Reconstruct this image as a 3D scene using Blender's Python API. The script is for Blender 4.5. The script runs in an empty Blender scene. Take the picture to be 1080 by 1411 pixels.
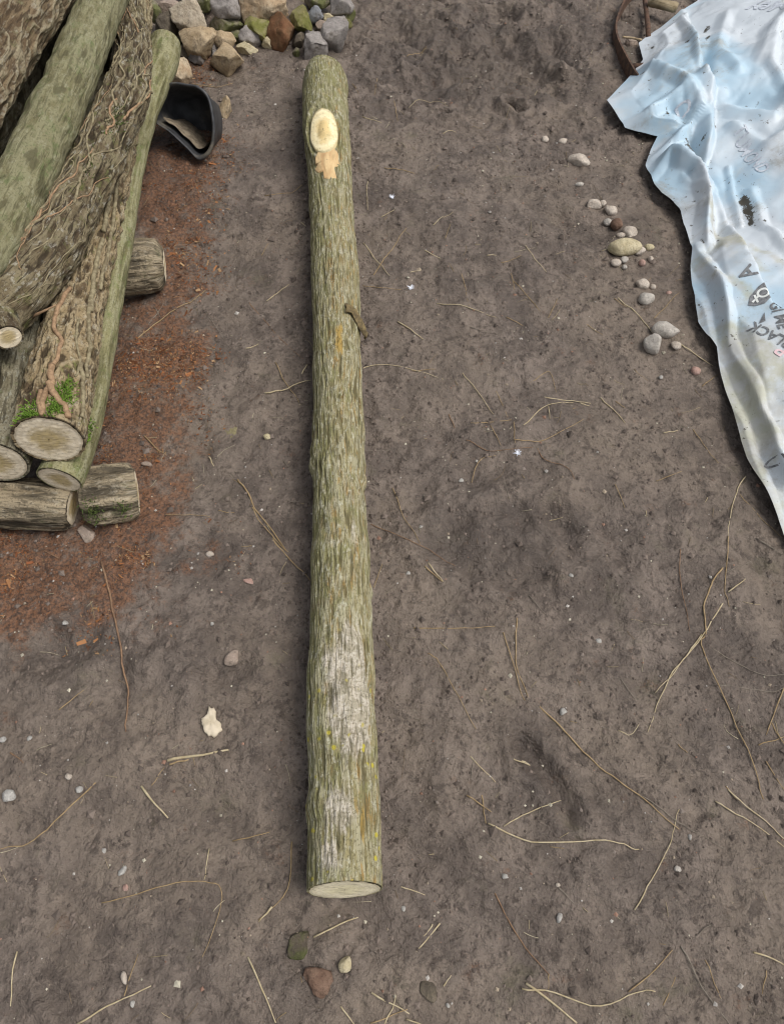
import bpy, bmesh, math, random
import numpy as np
from mathutils import Vector

# ------------------------------------------------------------------ camera, sky, sun, exposure
scene = bpy.context.scene
CAM_H, PITCH, FPX = 1.5, math.radians(60.0), 1058.0        # height, degrees below the horizon, focal length in photo pixels
cam_d = bpy.data.cameras.new('camera'); cam = bpy.data.objects.new('camera', cam_d)
scene.collection.objects.link(cam)
cam.location = (0, 0, CAM_H); cam.rotation_euler = (math.radians(90) - PITCH, 0, 0)
cam_d.sensor_fit = 'VERTICAL'; cam_d.sensor_height = 36.0; cam_d.lens = FPX / 1411.0 * 36.0
cam_d.clip_start = 0.02; cam_d.clip_end = 1000
scene.camera = cam

SUN_EL, SUN_AZ = math.radians(60), math.radians(100)
world = bpy.data.worlds.new('World'); scene.world = world; world.use_nodes = True
wn = world.node_tree; wn.nodes.clear()
sky = wn.nodes.new('ShaderNodeTexSky'); sky.sky_type = 'NISHITA'; sky.sun_disc = False
sky.sun_elevation = SUN_EL; sky.sun_rotation = SUN_AZ; sky.dust_density = 4.0; sky.air_density = 1.0
hs = wn.nodes.new('ShaderNodeHueSaturation'); hs.inputs['Saturation'].default_value = 0.35   # cloud cover
bg = wn.nodes.new('ShaderNodeBackground'); bg.inputs['Strength'].default_value = 0.095
wo = wn.nodes.new('ShaderNodeOutputWorld')
wn.links.new(sky.outputs[0], hs.inputs['Color']); wn.links.new(hs.outputs[0], bg.inputs[0]); wn.links.new(bg.outputs[0], wo.inputs[0])
sun_d = bpy.data.lights.new('sun', 'SUN'); sun_d.energy = 1.5; sun_d.angle = math.radians(32); sun_d.color = (1, 0.97, 0.93)
sun = bpy.data.objects.new('sun', sun_d); scene.collection.objects.link(sun)
sdir = Vector((math.sin(SUN_AZ) * math.cos(SUN_EL), math.cos(SUN_AZ) * math.cos(SUN_EL), math.sin(SUN_EL)))
sun.rotation_euler = (-sdir).to_track_quat('-Z', 'Y').to_euler()
vs = scene.view_settings
vs.view_transform = 'Standard'; vs.look = 'None'; vs.gamma = 1.0; vs.use_curve_mapping = False; vs.exposure = 0.62
scene.cycles.use_denoising = True; scene.cycles.filter_width = 1.15
scene.cycles.max_bounces = 6

# ------------------------------------------------------------------ helpers
SP, CP = math.sin(PITCH), math.cos(PITCH)
def W(px, py, z=0.0):
    """place on the site seen along a line of sight, at height z"""
    u = (np.asarray(px, float) - 540) / FPX; v = (np.asarray(py, float) - 705.5) / FPX
    t = (CAM_H - z) / (SP + v * CP)
    return np.stack([u * t, (CP - v * SP) * t, np.zeros_like(t) + z], -1)
def proj(P):
    P = np.asarray(P, float); d = P[..., 1] * CP + (CAM_H - P[..., 2]) * SP
    v = ((CAM_H - P[..., 2]) * CP - P[..., 1] * SP) / d
    return np.stack([540 + P[..., 0] / d * FPX, 705.5 + v * FPX, d], -1)
def depth(px, py, z=0.0): return (CAM_H - z) / (SP + (py - 705.5) / FPX * CP)

def _h(ix, iy, iz, s):
    h = (ix * 374761393 + iy * 668265263 + iz * 2147483647 + s * 974634777) & 0xFFFFFFFF
    h = ((h ^ (h >> 13)) * 1274126177) & 0xFFFFFFFF
    return h ^ (h >> 16)
def _fade(t): return t * t * t * (t * (t * 6 - 15) + 10)
def n2(x, y, s=0):
    x = np.asarray(x, float); y = np.asarray(y, float)
    xi = np.floor(x).astype(np.int64); yi = np.floor(y).astype(np.int64); xf = x - xi; yf = y - yi
    u = _fade(xf); v = _fade(yf)
    def g(dx, dy):
        a = _h(xi + dx, yi + dy, 7, s) * (2 * math.pi / 4294967296.0)
        return np.cos(a) * (xf - dx) + np.sin(a) * (yf - dy)
    a = g(0, 0); b = g(1, 0); c = g(0, 1); d = g(1, 1)
    return 1.5 * ((a + (b - a) * u) * (1 - v) + (c + (d - c) * u) * v)
def n3(x, y, z, s=0):
    x, y, z = np.broadcast_arrays(np.asarray(x, float), np.asarray(y, float), np.asarray(z, float))
    xi = np.floor(x).astype(np.int64); yi = np.floor(y).astype(np.int64); zi = np.floor(z).astype(np.int64)
    xf = x - xi; yf = y - yi; zf = z - zi; u = _fade(xf); v = _fade(yf); w = _fade(zf)
    r = 0
    for dx in (0, 1):
        for dy in (0, 1):
            for dz in (0, 1):
                h = _h(xi + dx, yi + dy, zi + dz, s)
                gx = ((h & 1023) / 511.5 - 1); gy = (((h >> 10) & 1023) / 511.5 - 1); gz = (((h >> 20) & 1023) / 511.5 - 1)
                k = (u if dx else 1 - u) * (v if dy else 1 - v) * (w if dz else 1 - w)
                r = r + k * (gx * (xf - dx) + gy * (yf - dy) + gz * (zf - dz))
    return r * 1.3
def facet(x, y, s=0):
    """random heights on a triangular lattice joined by flat facets: crumpled film"""
    k = (x + y) * 0.36602540378; xs, ys = x + k, y + k
    i = np.floor(xs).astype(np.int64); j = np.floor(ys).astype(np.int64); u, v = xs - i, ys - j
    r = lambda a, b: _h(a, b, 5, s) / 2147483648.0 - 1
    h00, h11, h10, h01 = r(i, j), r(i + 1, j + 1), r(i + 1, j), r(i, j + 1)
    return np.where(u > v, h00 * (1 - u) + h10 * (u - v) + h11 * v, h00 * (1 - v) + h01 * (v - u) + h11 * u)
def sstep(a, b, x): t = np.clip((x - a) / (b - a), 0, 1); return t * t * (3 - 2 * t)
def segdist(x, y, poly):
    """distance to a polyline; also the signed side (positive on the right when walking along it)"""
    best = np.full(np.shape(x), 1e9); sg = np.zeros(np.shape(x))
    for (ax, ay), (bx, by) in zip(poly[:-1], poly[1:]):
        dx, dy = bx - ax, by - ay; L = dx * dx + dy * dy + 1e-12
        t = np.clip(((x - ax) * dx + (y - ay) * dy) / L, 0, 1)
        d = np.hypot(x - ax - t * dx, y - ay - t * dy); m = d < best
        best = np.where(m, d, best); sg = np.where(m, np.sign((x - ax) * dy - (y - ay) * dx), sg)
    return best, sg

COL = scene.collection
def link(name, me, mat=None, parent=None):
    o = bpy.data.objects.new(name, me); COL.objects.link(o)
    if mat is not None and me is not None and not me.materials: me.materials.append(mat)
    if parent is not None: o.parent = parent
    return o
def tag(o, label=None, cat=None, group=None, kind=None):
    if label:
        for a_, b_ in ((' left of the log', ' on the stack side of the log'), (' right of the log', ' on the sheet side of the log'), (' right of the far', ' on the sheet side of the far'), (' right of the cut end', ' by the sawn log end'), (' at the left', ' beside two white pebbles'), ('tiny white grain left of', 'tiny white grain near')): label = label.replace(a_, b_)
    if label: o['label'] = label
    if cat: o['category'] = cat
    if group: o['group'] = group
    if kind: o['kind'] = kind
    return o
def empty(name, loc=(0, 0, 0)):
    o = bpy.data.objects.new(name, None); COL.objects.link(o); o.location = loc; o.empty_display_size = 0.05; return o
def mesh(name, V, F, smooth=True, attrs=None):
    V = np.asarray(V, np.float32).reshape(-1, 3); F = np.asarray(F, np.int32); k = F.shape[1]
    me = bpy.data.meshes.new(name)
    me.vertices.add(len(V)); me.vertices.foreach_set('co', V.ravel())
    me.loops.add(F.size); me.loops.foreach_set('vertex_index', F.ravel())
    me.polygons.add(len(F)); me.polygons.foreach_set('loop_start', np.arange(0, F.size, k, dtype=np.int32))
    me.polygons.foreach_set('use_smooth', np.full(len(F), bool(smooth)))
    for nm, a in (attrs or {}).items():
        a = np.asarray(a, np.float32)
        if a.ndim == 1: me.attributes.new(nm, 'FLOAT', 'POINT').data.foreach_set('value', a.ravel())
        else: me.attributes.new(nm, 'FLOAT_VECTOR', 'POINT').data.foreach_set('vector', a.ravel())
    me.update(calc_edges=True); me.validate()
    return me
def gridfaces(nr, nc, wrap=False):
    i, j = np.meshgrid(np.arange(nr - 1), np.arange(nc if wrap else nc - 1), indexing='ij'); j2 = (j + 1) % nc
    return np.stack([i * nc + j, i * nc + j2, (i + 1) * nc + j2, (i + 1) * nc + j], -1).reshape(-1, 4)
def catmull(P, n):
    P = np.asarray(P, float)
    if len(P) == 2: return P[0] + (P[1] - P[0]) * np.linspace(0, 1, n)[:, None]
    Q = np.vstack([2 * P[0] - P[1], P, 2 * P[-1] - P[-2]]); out = []
    seg = np.linspace(0, len(P) - 1 - 1e-9, n); k = seg.astype(int); t = (seg - k)[:, None]
    a, b, c, d = Q[k], Q[k + 1], Q[k + 2], Q[k + 3]
    return 0.5 * (2 * b + (c - a) * t + (2 * a - 5 * b + 4 * c - d) * t * t + (3 * b - a - 3 * c + d) * t ** 3)

# ------------------------------------------------------------------ material helper
class MB:
    def __init__(s, name, rough=0.8, spec=0.3):
        s.m = bpy.data.materials.new(name); s.m.use_nodes = True; s.t = s.m.node_tree
        s.b = s.t.nodes['Principled BSDF']; s.b.inputs['Roughness'].default_value = rough
        s.b.inputs['Specular IOR Level'].default_value = spec
    def nd(s, typ, **kw):
        n = s.t.nodes.new(typ)
        for k, v in kw.items(): setattr(n, k, v)
        return n
    def put(s, sock, v):
        if isinstance(v, bpy.types.NodeSocket): s.t.links.new(v, sock)
        elif isinstance(v, (tuple, list)) and len(v) == 3 and sock.type == 'RGBA': sock.default_value = (*v, 1)
        else: sock.default_value = v
    def co(s, scale=(1, 1, 1), attr=None):
        if attr: src = s.nd('ShaderNodeAttribute', attribute_name=attr).outputs['Vector']
        else: src = s.nd('ShaderNodeTexCoord').outputs['Object']
        mp = s.nd('ShaderNodeMapping'); mp.inputs['Scale'].default_value = scale; s.put(mp.inputs['Vector'], src); return mp.outputs[0]
    def attr(s, nm): return s.nd('ShaderNodeAttribute', attribute_name=nm).outputs['Fac']
    def noise(s, vec, scale, detail=4, rough=0.55, dist=0.0):
        n = s.nd('ShaderNodeTexNoise'); s.put(n.inputs['Vector'], vec); n.inputs['Scale'].default_value = scale
        n.inputs['Detail'].default_value = detail; n.inputs['Roughness'].default_value = rough; n.inputs['Distortion'].default_value = dist
        return n.outputs[0]
    def vor(s, vec, scale, feature='F1', out='Distance'):
        n = s.nd('ShaderNodeTexVoronoi', feature=feature); s.put(n.inputs['Vector'], vec); n.inputs['Scale'].default_value = scale
        return n.outputs[out]
    def step(s, v, a, b, lo=0.0, hi=1.0):
        n = s.nd('ShaderNodeMapRange', interpolation_type='SMOOTHSTEP'); s.put(n.inputs['Value'], v)
        for k, x in zip(('From Min', 'From Max', 'To Min', 'To Max'), (a, b, lo, hi)): n.inputs[k].default_value = x
        return n.outputs[0]
    def math(s, op, a, b=0.0, clamp=False):
        n = s.nd('ShaderNodeMath', operation=op); n.use_clamp = clamp; s.put(n.inputs[0], a); s.put(n.inputs[1], b); return n.outputs[0]
    def mix(s, f, a, b, blend='MIX'):
        n = s.nd('ShaderNodeMix', data_type='RGBA', blend_type=blend)
        s.put(n.inputs['Factor'], f); s.put(n.inputs['A'], a) if False else s.put(n.inputs[6], a); s.put(n.inputs[7], b); return n.outputs[2]
    def bump(s, h, strength=0.5, dist=0.003, prev=None):
        n = s.nd('ShaderNodeBump'); s.put(n.inputs['Height'], h); n.inputs['Strength'].default_value = strength; n.inputs['Distance'].default_value = dist
        if prev is not None: s.put(n.inputs['Normal'], prev)
        return n.outputs[0]
    def done(s, col, rough=None, normal=None):
        s.put(s.b.inputs['Base Color'], col)
        if rough is not None: s.put(s.b.inputs['Roughness'], rough)
        if normal is not None: s.put(s.b.inputs['Normal'], normal)
        return s.m

def simple_mat(name, c1, c2, scale=40, rough=0.85, bump=0.4, bdist=0.002, stretch=(1, 1, 1), c3=None, spec=0.3, lo=0.35, hi=0.65):
    b = MB(name, rough, spec); co = b.co(stretch)
    col = b.mix(b.step(b.noise(co, scale), lo, hi), c1, c2)
    if c3: col = b.mix(b.step(b.noise(co, scale * 0.35, 5), 0.52, 0.68), col, c3)
    nm = b.bump(b.noise(co, scale * 2.5, 6, 0.65), bump, bdist)
    return b.done(col, None, nm)

def bark_mat(name, base, furrow, ridge, green, green_amt=0.5, speck=(0.5, 0.5, 0.42), speck_amt=0.4, sc=1.0, bump=0.7, ochre=0.0, dks=0.55, st=0.16):
    b = MB(name, 0.88, 0.2)
    co = b.co((1, 1, st), 'bk'); iso = b.co((1, 1, 1), 'bk'); h = b.attr('h')
    streak = b.noise(co, 125 * sc, 2, 0.6, .6); coarse = b.noise(co, 48 * sc, 3, 0.6, .5); blot = b.noise(iso, 26, 5, 0.7); grain = b.noise(iso, 230, 2, 0.6)
    dk = tuple(c * 0.42 for c in furrow)
    col = b.mix(b.step(coarse, 0.42, 0.58), base, furrow)
    if ochre: col = b.mix(b.math('MULTIPLY', b.step(b.noise(co, 62 * sc, 2, 0.6, .8), 0.54, 0.64), ochre), col, (0.30, 0.185, 0.06))
    col = b.mix(b.math('MULTIPLY', b.step(blot, 0.48, 0.62), 0.6), col, tuple(.3 * p + .7 * q for p, q in zip(base, ridge)))
    g = b.math('ADD', b.math('MULTIPLY', b.attr('m_green'), 0.16), b.noise(iso, 21, 5, 0.75))
    col = b.mix(b.math('MULTIPLY', b.step(g, 0.60 - 0.16 * green_amt, 0.74 - 0.16 * green_amt), 0.75), col, green)
    col = b.mix(b.math('MULTIPLY', b.step(h, 0.55, 0.85), 0.75), col, ridge)
    sp = b.noise(b.co((1, 1, 0.45), 'bk'), 115, 3, 0.7)
    col = b.mix(b.math('MULTIPLY', b.math('MULTIPLY', b.step(sp, 0.52, 0.60), b.step(b.noise(iso, 30, 4, .7), 0.42, 0.56)), speck_amt), col, speck)
    wn_ = b.math('ADD', b.attr('m_white'), b.math('MULTIPLY', b.math('SUBTRACT', b.noise(b.co((1, 1, 0.4), 'bk'), 50, 5, 0.75), 0.5), 1.7))
    wn_ = b.math('ADD', wn_, b.math('MULTIPLY', b.math('SUBTRACT', h, 0.5), 0.3))
    col = b.mix(b.math('MULTIPLY', b.step(wn_, 0.46, 0.80), 0.85), col, b.mix(b.step(b.noise(iso, 60, 4, .7), .42, .58), (0.33, 0.295, 0.225), (0.50, 0.45, 0.375)))
    inn = b.math('ADD', b.attr('m_inner'), b.math('MULTIPLY', b.math('SUBTRACT', b.noise(co, 70, 4, 0.7), 0.5), 1.6))
    col = b.mix(b.math('MULTIPLY', b.step(inn, 0.42, 0.7), .9), col, (0.34, 0.225, 0.06))
    col = b.mix(b.math('MULTIPLY', b.step(streak, 0.54, 0.63), dks), col, dk)
    col = b.mix(b.math('MULTIPLY', b.step(h, 0.34, 0.08), min(.85, dks * 1.3)), col, dk)
    col = b.mix(b.math('MULTIPLY', b.step(grain, 0.54, 0.64), 0.55), col, tuple(c * 0.6 for c in furrow))
    yd = b.vor(iso, 46); ym = b.math('MULTIPLY', b.step(yd, 0.26, 0.14), b.step(b.noise(iso, 23, 1), 0.53, 0.58))
    col = b.mix(b.math('MULTIPLY', ym, b.attr('m_dots')), col, (0.40, 0.34, 0.05))
    nm = b.bump(coarse, bump * .7, 0.012); nm = b.bump(streak, bump, 0.007, nm); nm = b.bump(grain, 0.6, 0.003, nm)
    return b.done(col, None, nm)

# ------------------------------------------------------------------ ground
SAW = [(235, 225, 55, 45, .9), (250, 290, 45, 55, .8), (215, 250, 40, 80, .8), (232, 385, 50, 55, .9), (212, 470, 60, 55, .9), (262, 492, 26, 22, .9),
       (190, 560, 62, 65, 1.1), (195, 640, 55, 60, 1.), (195, 720, 58, 50, .9), (110, 785, 130, 55, 1.), (50, 835, 100, 45, .8), (285, 92, 42, 22, .9), (300, 205, 30, 25, .5), (20, 770, 70, 50, .9)]
_saw = []
for (px, py, rx, ry, a) in SAW:
    c = W(px, py); d = depth(px, py); e = W(px, py - ry); f_ = W(px, py + ry)
    _saw.append((c[0], c[1], rx * d / FPX, (e[1] - f_[1]) / 2, a))
def sawmask(x, y):
    m = 0
    for cx, cy, rx, ry, a in _saw: m = m + a * np.exp(-((x - cx) / rx) ** 2 * 0.7 - ((y - cy) / ry) ** 2 * 0.7)
    return np.clip(m, 0, 1.3)
DENTS = []   # hollows and scuffs trodden into the mud: (polyline, depth, width)
for pts, dp, wd in [([(755, 705), (778, 728), (788, 762)], .013, .03), ([(718, 1025), (745, 1050), (775, 1095), (785, 1130)], .014, .02),
                    ([(595, 760), (625, 728), (650, 708)], .009, .03), ([(700, 142), (718, 152)], .02, .016), ([(608, 150), (618, 155)], .016, .012),
                    ([(580, 100), (600, 95)], .02, .02), ([(300, 925), (335, 915)], .008, .03), ([(640, 380), (700, 372)], .01, .03), ([(690, 60), (760, 120)], .02, .05),
                    ([(545, 40), (600, 80)], .014, .05), ([(660, 660), (700, 640), (745, 650)], .007, .05), ([(770, 300), (820, 330)], .01, .05), ([(60, 900), (120, 880)], .01, .04),
                    ([(240, 1080), (330, 1120)], .007, .05), ([(880, 1180), (960, 1230)], .007, .05), ([(1040, 760), (1075, 860)], .008, .04), ([(630, 770), (690, 800), (740, 790)], .009, .035), ([(680, 700), (720, 715)], .008, .03), ([(820, 700), (850, 760)], .007, .04), ([(640, 30), (700, 20)], .02, .04), ([(760, 60), (800, 110)], .015, .04), ([(560, 120), (640, 110)], .012, .035), ([(150, 960), (200, 940)], .007, .04), ([(560, 560), (600, 600)], .006, .04)]:
    DENTS.append(([tuple(W(*p)[:2]) for p in pts], dp, wd))
LG0, LG1 = W(475, 1226, .06), W(447, 110, .06)
def Gz(x, y):
    x = np.asarray(x, float); y = np.asarray(y, float)
    near = np.exp(-np.maximum(0, np.hypot(x, y - 1.4) - 2.6) ** 2 / 8.0)
    z = 0.012 * n2(x * 1.3, y * 1.3, 1) + 0.008 * n2(x * 3.7 + 3, y * 3.7, 2)
    lx = LG0[0] + (LG1[0] - LG0[0]) * (y - LG0[1]) / (LG1[1] - LG0[1]); inl = sstep(LG0[1] - .02, LG0[1] + .05, y) * sstep(LG1[1] + .02, LG1[1] - .05, y)
    z = z + inl * (.013 + .008 * n2(x * 17, y * 17, 41)) * np.exp(-((np.abs(x - lx) - .055) / .022) ** 2)      # soil banked against the log
    rough = 0.85 + 1.3 * sstep(1.9, 2.8, y + 0.25 * n2(x * 2, y * 2, 9)) * sstep(-.35, .1, x) * sstep(0.95, .6, x)
    q = n2(x * 11, y * 11, 3)
    z = z + rough * (0.0095 * n2(x * 8 + q, y * 8, 4) + 0.0075 * n2(x * 19, y * 19 + q, 5) * (1 + .8 * n2(x * 2.5, y * 2.5, 42)) + 0.0040 * (0.35 - np.abs(n2(x * 38 + q, y * 38, 6))) + 0.0030 * n2(x * 75, y * 75, 7))
    cl = n2(x * 55 + 2 * q, y * 55, 8); z = z + rough * 0.006 * np.clip(cl - 0.32, 0, 1)
    for poly, dp, wd in DENTS:
        xs = [p[0] for p in poly]; ys = [p[1] for p in poly]
        m = (x > min(xs) - 4 * wd) & (x < max(xs) + 4 * wd) & (y > min(ys) - 4 * wd) & (y < max(ys) + 4 * wd)
        if np.any(m):
            d, _ = segdist(np.where(m, x, 0), np.where(m, y, 0), poly); d = d * (1 + 0.5 * q)
            k = np.exp(-(d / wd) ** 2 * 2) - 0.35 * np.exp(-((d - 1.7 * wd) / wd) ** 2 * 3)
            z = z - np.where(m, dp * k * 1.5, 0)
    s = sawmask(x, y); z = z + 0.006 * s
    return z * near
def gz(x, y): return float(Gz(np.array([x]), np.array([y]))[0])

def axis(lo, hi, st, far):
    fine = np.arange(lo, hi, st); g = []; d = st; p = hi
    while p < far: d *= 1.28; p += d; g.append(p)
    h = []; d = st; p = lo
    while p > -far: d *= 1.28; p -= d; h.append(p)
    return np.array(h[::-1] + list(fine) + g)
gx = axis(-1.55, 1.6, 0.0058, 260); gy = axis(-0.3, 3.35, 0.0058, 260)
GX, GY = np.meshgrid(gx, gy); GZv = Gz(GX, GY)
gm = MB('mud', 0.75, 0.35)
co = gm.co()
big = gm.noise(co, 2.2, 5, 0.6); mid = gm.noise(co, 10, 6, 0.65, 0.15); fine = gm.noise(co, 58, 5, 0.68, .05); grit = gm.noise(co, 240, 3, 0.6)
c = gm.mix(gm.step(mid, 0.36, 0.64), (0.102, 0.080, 0.065), (0.196, 0.157, 0.128))
c = gm.mix(gm.math('MULTIPLY', gm.step(big, 0.42, 0.62), 0.6), c, (0.218, 0.173, 0.132))
c = gm.mix(gm.math('MULTIPLY', gm.step(fine, 0.52, 0.66), 0.62), c, (0.062, 0.048, 0.039))
c = gm.mix(gm.math('MULTIPLY', gm.step(gm.noise(co, 20, 6, 0.72, .3), 0.54, 0.64), 0.7), c, (0.058, 0.044, 0.035))
c = gm.mix(gm.math('MULTIPLY', gm.step(gm.noise(co, 4.5, 6, 0.7, .6), 0.52, 0.64), 0.55), c, (0.085, 0.066, 0.054))
c = gm.mix(gm.math('MULTIPLY', gm.step(grit, 0.6, 0.78), 0.45), c, (0.29, 0.26, 0.225))
c = gm.mix(gm.math('MULTIPLY', gm.step(gm.noise(co, 7, 5, 0.7), 0.57, 0.75), 0.3), c, (0.13, 0.125, 0.06))
dm = gm.step(gm.math('ADD', gm.attr('damp'), gm.math('MULTIPLY', gm.math('SUBTRACT', gm.noise(co, 13, 6, .75), .5), 3.4)), .25, .95)
c = gm.mix(gm.math('MULTIPLY', dm, .5), c, (0.060, 0.047, 0.039))
sm = gm.math('ADD', gm.math('MULTIPLY', gm.attr('saw'), .85), gm.math('MULTIPLY', gm.math('SUBTRACT', gm.noise(co, 11, 7, 0.8), 0.5), 4.2))
sawc = gm.mix(gm.step(gm.noise(co, 130, 4, 0.75), 0.38, 0.60), (0.056, 0.029, 0.018), (0.205, 0.094, 0.045))
c = gm.mix(gm.math('MULTIPLY', gm.step(sm, 0.35, 1.15), 0.82), c, sawc)
nm = gm.bump(mid, 0.5, 0.04); nm = gm.bump(fine, 0.9, 0.014, nm); nm = gm.bump(grit, 0.7, 0.003, nm)
MUD = gm.done(c, gm.math('SUBTRACT', gm.step(gm.noise(co, 5, 5, .65), 0.4, 0.62, 0.48, 0.75), gm.math('MULTIPLY', dm, .14)), nm)
damp = 0
for (px, py, rx, ry, a) in [(705, 735, 120, 75, 1.), (600, 745, 60, 40, .6), (690, 85, 120, 75, 1.), (560, 50, 90, 60, .7), (750, 1070, 45, 70, 1.), (320, 930, 60, 40, .7), (80, 930, 120, 70, .6), (660, 380, 90, 35, .5), (930, 1220, 110, 60, .6), (230, 1300, 150, 60, .6), (790, 320, 60, 40, .6), (1010, 900, 60, 90, .5), (560, 1180, 60, 90, .5)]:
    c_ = W(px, py); k_ = depth(px, py) / FPX; yr = (W(px, py - ry)[1] - W(px, py + ry)[1]) / 2
    damp = damp + a * np.exp(-((GX - c_[0]) / (rx * k_)) ** 2 - ((GY - c_[1]) / yr) ** 2)
me = mesh('ground', np.stack([GX, GY, GZv], -1), gridfaces(len(gy), len(gx)), True, {'saw': sawmask(GX, GY).ravel(), 'damp': damp.ravel()})
tag(link('ground', me, MUD), kind='structure')

# ------------------------------------------------------------------ logs
class Log:
    """a trunk: smooth centre line, radii, bark relief, own frames; pt() gives points on its bark"""
    def __init__(s, P, R, nl, na, disp, tilt0=0.0, tilt1=0.0, bark_t=0.94):
        s.C = catmull(P, nl); s.R = np.interp(np.linspace(0, 1, nl), np.linspace(0, 1, len(R)), R)
        s.s = np.concatenate([[0], np.cumsum(np.linalg.norm(np.diff(s.C, axis=0), axis=1))]); s.L = s.s[-1]
        T = np.gradient(s.C, axis=0); s.T = T / np.linalg.norm(T, axis=1)[:, None]
        rt = np.cross(s.T, [0, 0, 1.0]); s.rt = rt / np.linalg.norm(rt, axis=1)[:, None]; s.up = np.cross(s.rt, s.T)
        s.na, s.nl, s.bt = na, nl, bark_t
        th = np.linspace(-math.pi, math.pi, na, endpoint=False)
        TH, S = np.meshgrid(th, s.s); s.TH, s.S = TH, S
        dr, s.h = disp(TH, S, s.R[:, None]); dr = dr * (1 - .65 * np.exp(-S / .02) - .65 * np.exp(-(s.L - S) / .02)); s.rad = s.R[:, None] + dr
        off = s.rad * np.cos(TH) * (tilt0 * np.exp(-S / 0.05) - tilt1 * np.exp(-(s.L - S) / 0.05))
        s.V = s.C[:, None] + s.rad[..., None] * (np.cos(TH)[..., None] * s.up[:, None] + np.sin(TH)[..., None] * s.rt[:, None]) + off[..., None] * s.T[:, None]
        Rm = s.R.mean(); s.bk = np.stack([np.cos(TH) * Rm, np.sin(TH) * Rm, S], -1)
    def bark(s, name, mat, parent, extra=None):
        c0 = s.V[0].mean(0); c1 = s.V[-1].mean(0); r0 = [c0 + (s.V[0] - c0) * k for k in (s.bt * 0.97, s.bt, (1 + s.bt) / 2 + .02)]; r1 = [c1 + (s.V[-1] - c1) * k for k in ((1 + s.bt) / 2 + .02, s.bt, s.bt * 0.97)]
        r0[0] = r0[0] + s.T[0] * 0.006; r1[2] = r1[2] - s.T[-1] * 0.006
        V = np.concatenate([np.stack(r0), s.V, np.stack(r1)])
        pad = lambda a: np.concatenate([a[:1], a[:1], a[:1], a, a[-1:], a[-1:], a[-1:]])
        at = {'bk': pad(s.bk).reshape(-1, 3), 'h': pad(s.h).ravel()}
        for k, a in (extra or {}).items(): at[k] = pad(a).ravel()
        F = gridfaces(len(V), s.na, True)[:, ::-1]
        return link(name, mesh(name, V, F, True, at), mat, parent)
    def cap(s, end, mat, parent, seed=0, label=None):
        ring = s.V[0] if end == 0 else s.V[-1]; t = -s.T[0] if end == 0 else s.T[-1]; c = ring.mean(0)
        ks = np.linspace(0.02, s.bt * 0.985, 26); V = c + (ring - c)[None] * ks[:, None, None]
        u = s.rt[0] if end == 0 else s.rt[-1]; w = s.up[0] if end == 0 else s.up[-1]; d = ring - c
        lx = (d @ u)[None] * ks[:, None]; ly = (d @ w)[None] * ks[:, None]
        V = V + t * (0.0005 + 0.0007 * n2(lx * 60 + ly * 25, ly * 240, seed) + 0.0008 * n2(lx * 40, ly * 40, seed + 1))[..., None]
        rr = np.broadcast_to(ks[:, None], lx.shape); F = gridfaces(26, s.na, True)
        if end == 0: F = F[:, ::-1]
        me = mesh('cut_face', V, F, True, {'cf': np.stack([lx, ly, np.full_like(lx, seed)], -1).reshape(-1, 3), 'rr': rr.ravel()})
        o = link('cut_face', me, mat, parent)
        if label: o['label'] = label
        return o
    def pt(s, th, ss, off=0.0):
        f = np.interp(ss, s.s, np.arange(s.nl)); i = int(np.clip(round(float(f)), 0, s.nl - 1))
        j = int(round((th + math.pi) / (2 * math.pi) * s.na)) % s.na
        n = math.cos(th) * s.up[i] + math.sin(th) * s.rt[i]
        return s.V[i, j] + n * off, n
    def at(s, px, py):
        q = proj(s.V); d = np.hypot(q[..., 0] - px, q[..., 1] - py)
        N = np.cos(s.TH)[..., None] * s.up[:, None] + np.sin(s.TH)[..., None] * s.rt[:, None]
        vis = np.einsum('ijk,ijk->ij', N, np.array([0, 0, CAM_H]) - s.V) > 0
        i, j = np.unravel_index(np.argmin(np.where(vis, d, 1e9)), d.shape)
        return s.TH[i, j], s.s[i]

def cut_mat(name, pale, mid, heart, rings=150):
    b = MB(name, 0.7, 0.25); cf = b.co((1, 1, 1), 'cf'); rr = b.attr('rr')
    ln = b.nd('ShaderNodeVectorMath', operation='LENGTH')
    off = b.nd('ShaderNodeVectorMath', operation='MULTIPLY'); b.put(off.inputs[0], cf); off.inputs[1].default_value = (1, 1, 0)
    b.put(ln.inputs[0], off.outputs[0]); r = b.math('ADD', ln.outputs['Value'], b.math('MULTIPLY', b.noise(cf, 28, 4), 0.012))
    ring = b.math('ADD', b.math('MULTIPLY', b.math('SINE', b.math('MULTIPLY', r, rings * 6.283)), 0.5), 0.5)
    col = b.mix(b.step(b.math('ADD', rr, b.math('MULTIPLY', b.math('SUBTRACT', b.noise(cf, 40, 4, .7), .5), .9)), 0.3, 0.7), heart, pale)
    col = b.mix(b.math('MULTIPLY', b.step(b.math('ADD', rr, b.math('MULTIPLY', b.noise(cf, 90, 3, .7), .12)), .86, .98), .6), col, tuple(c * .45 for c in mid))
    col = b.mix(b.math('MULTIPLY', ring, 0.35), col, mid)
    col = b.mix(b.math('MULTIPLY', b.step(b.noise(cf, 45, 5, .7), 0.5, 0.7), 0.5), col, tuple(c * .65 for c in mid))
    col = b.mix(b.math('MULTIPLY', b.step(b.noise(cf, 150, 3, .7), 0.54, 0.66), 0.45), col, tuple(c * .4 for c in mid))
    nm = b.bump(b.noise(b.co((1, 6, 1), 'cf'), 120, 4, .7), 0.5, 0.0015)
    return b.done(col, None, nm)

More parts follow.
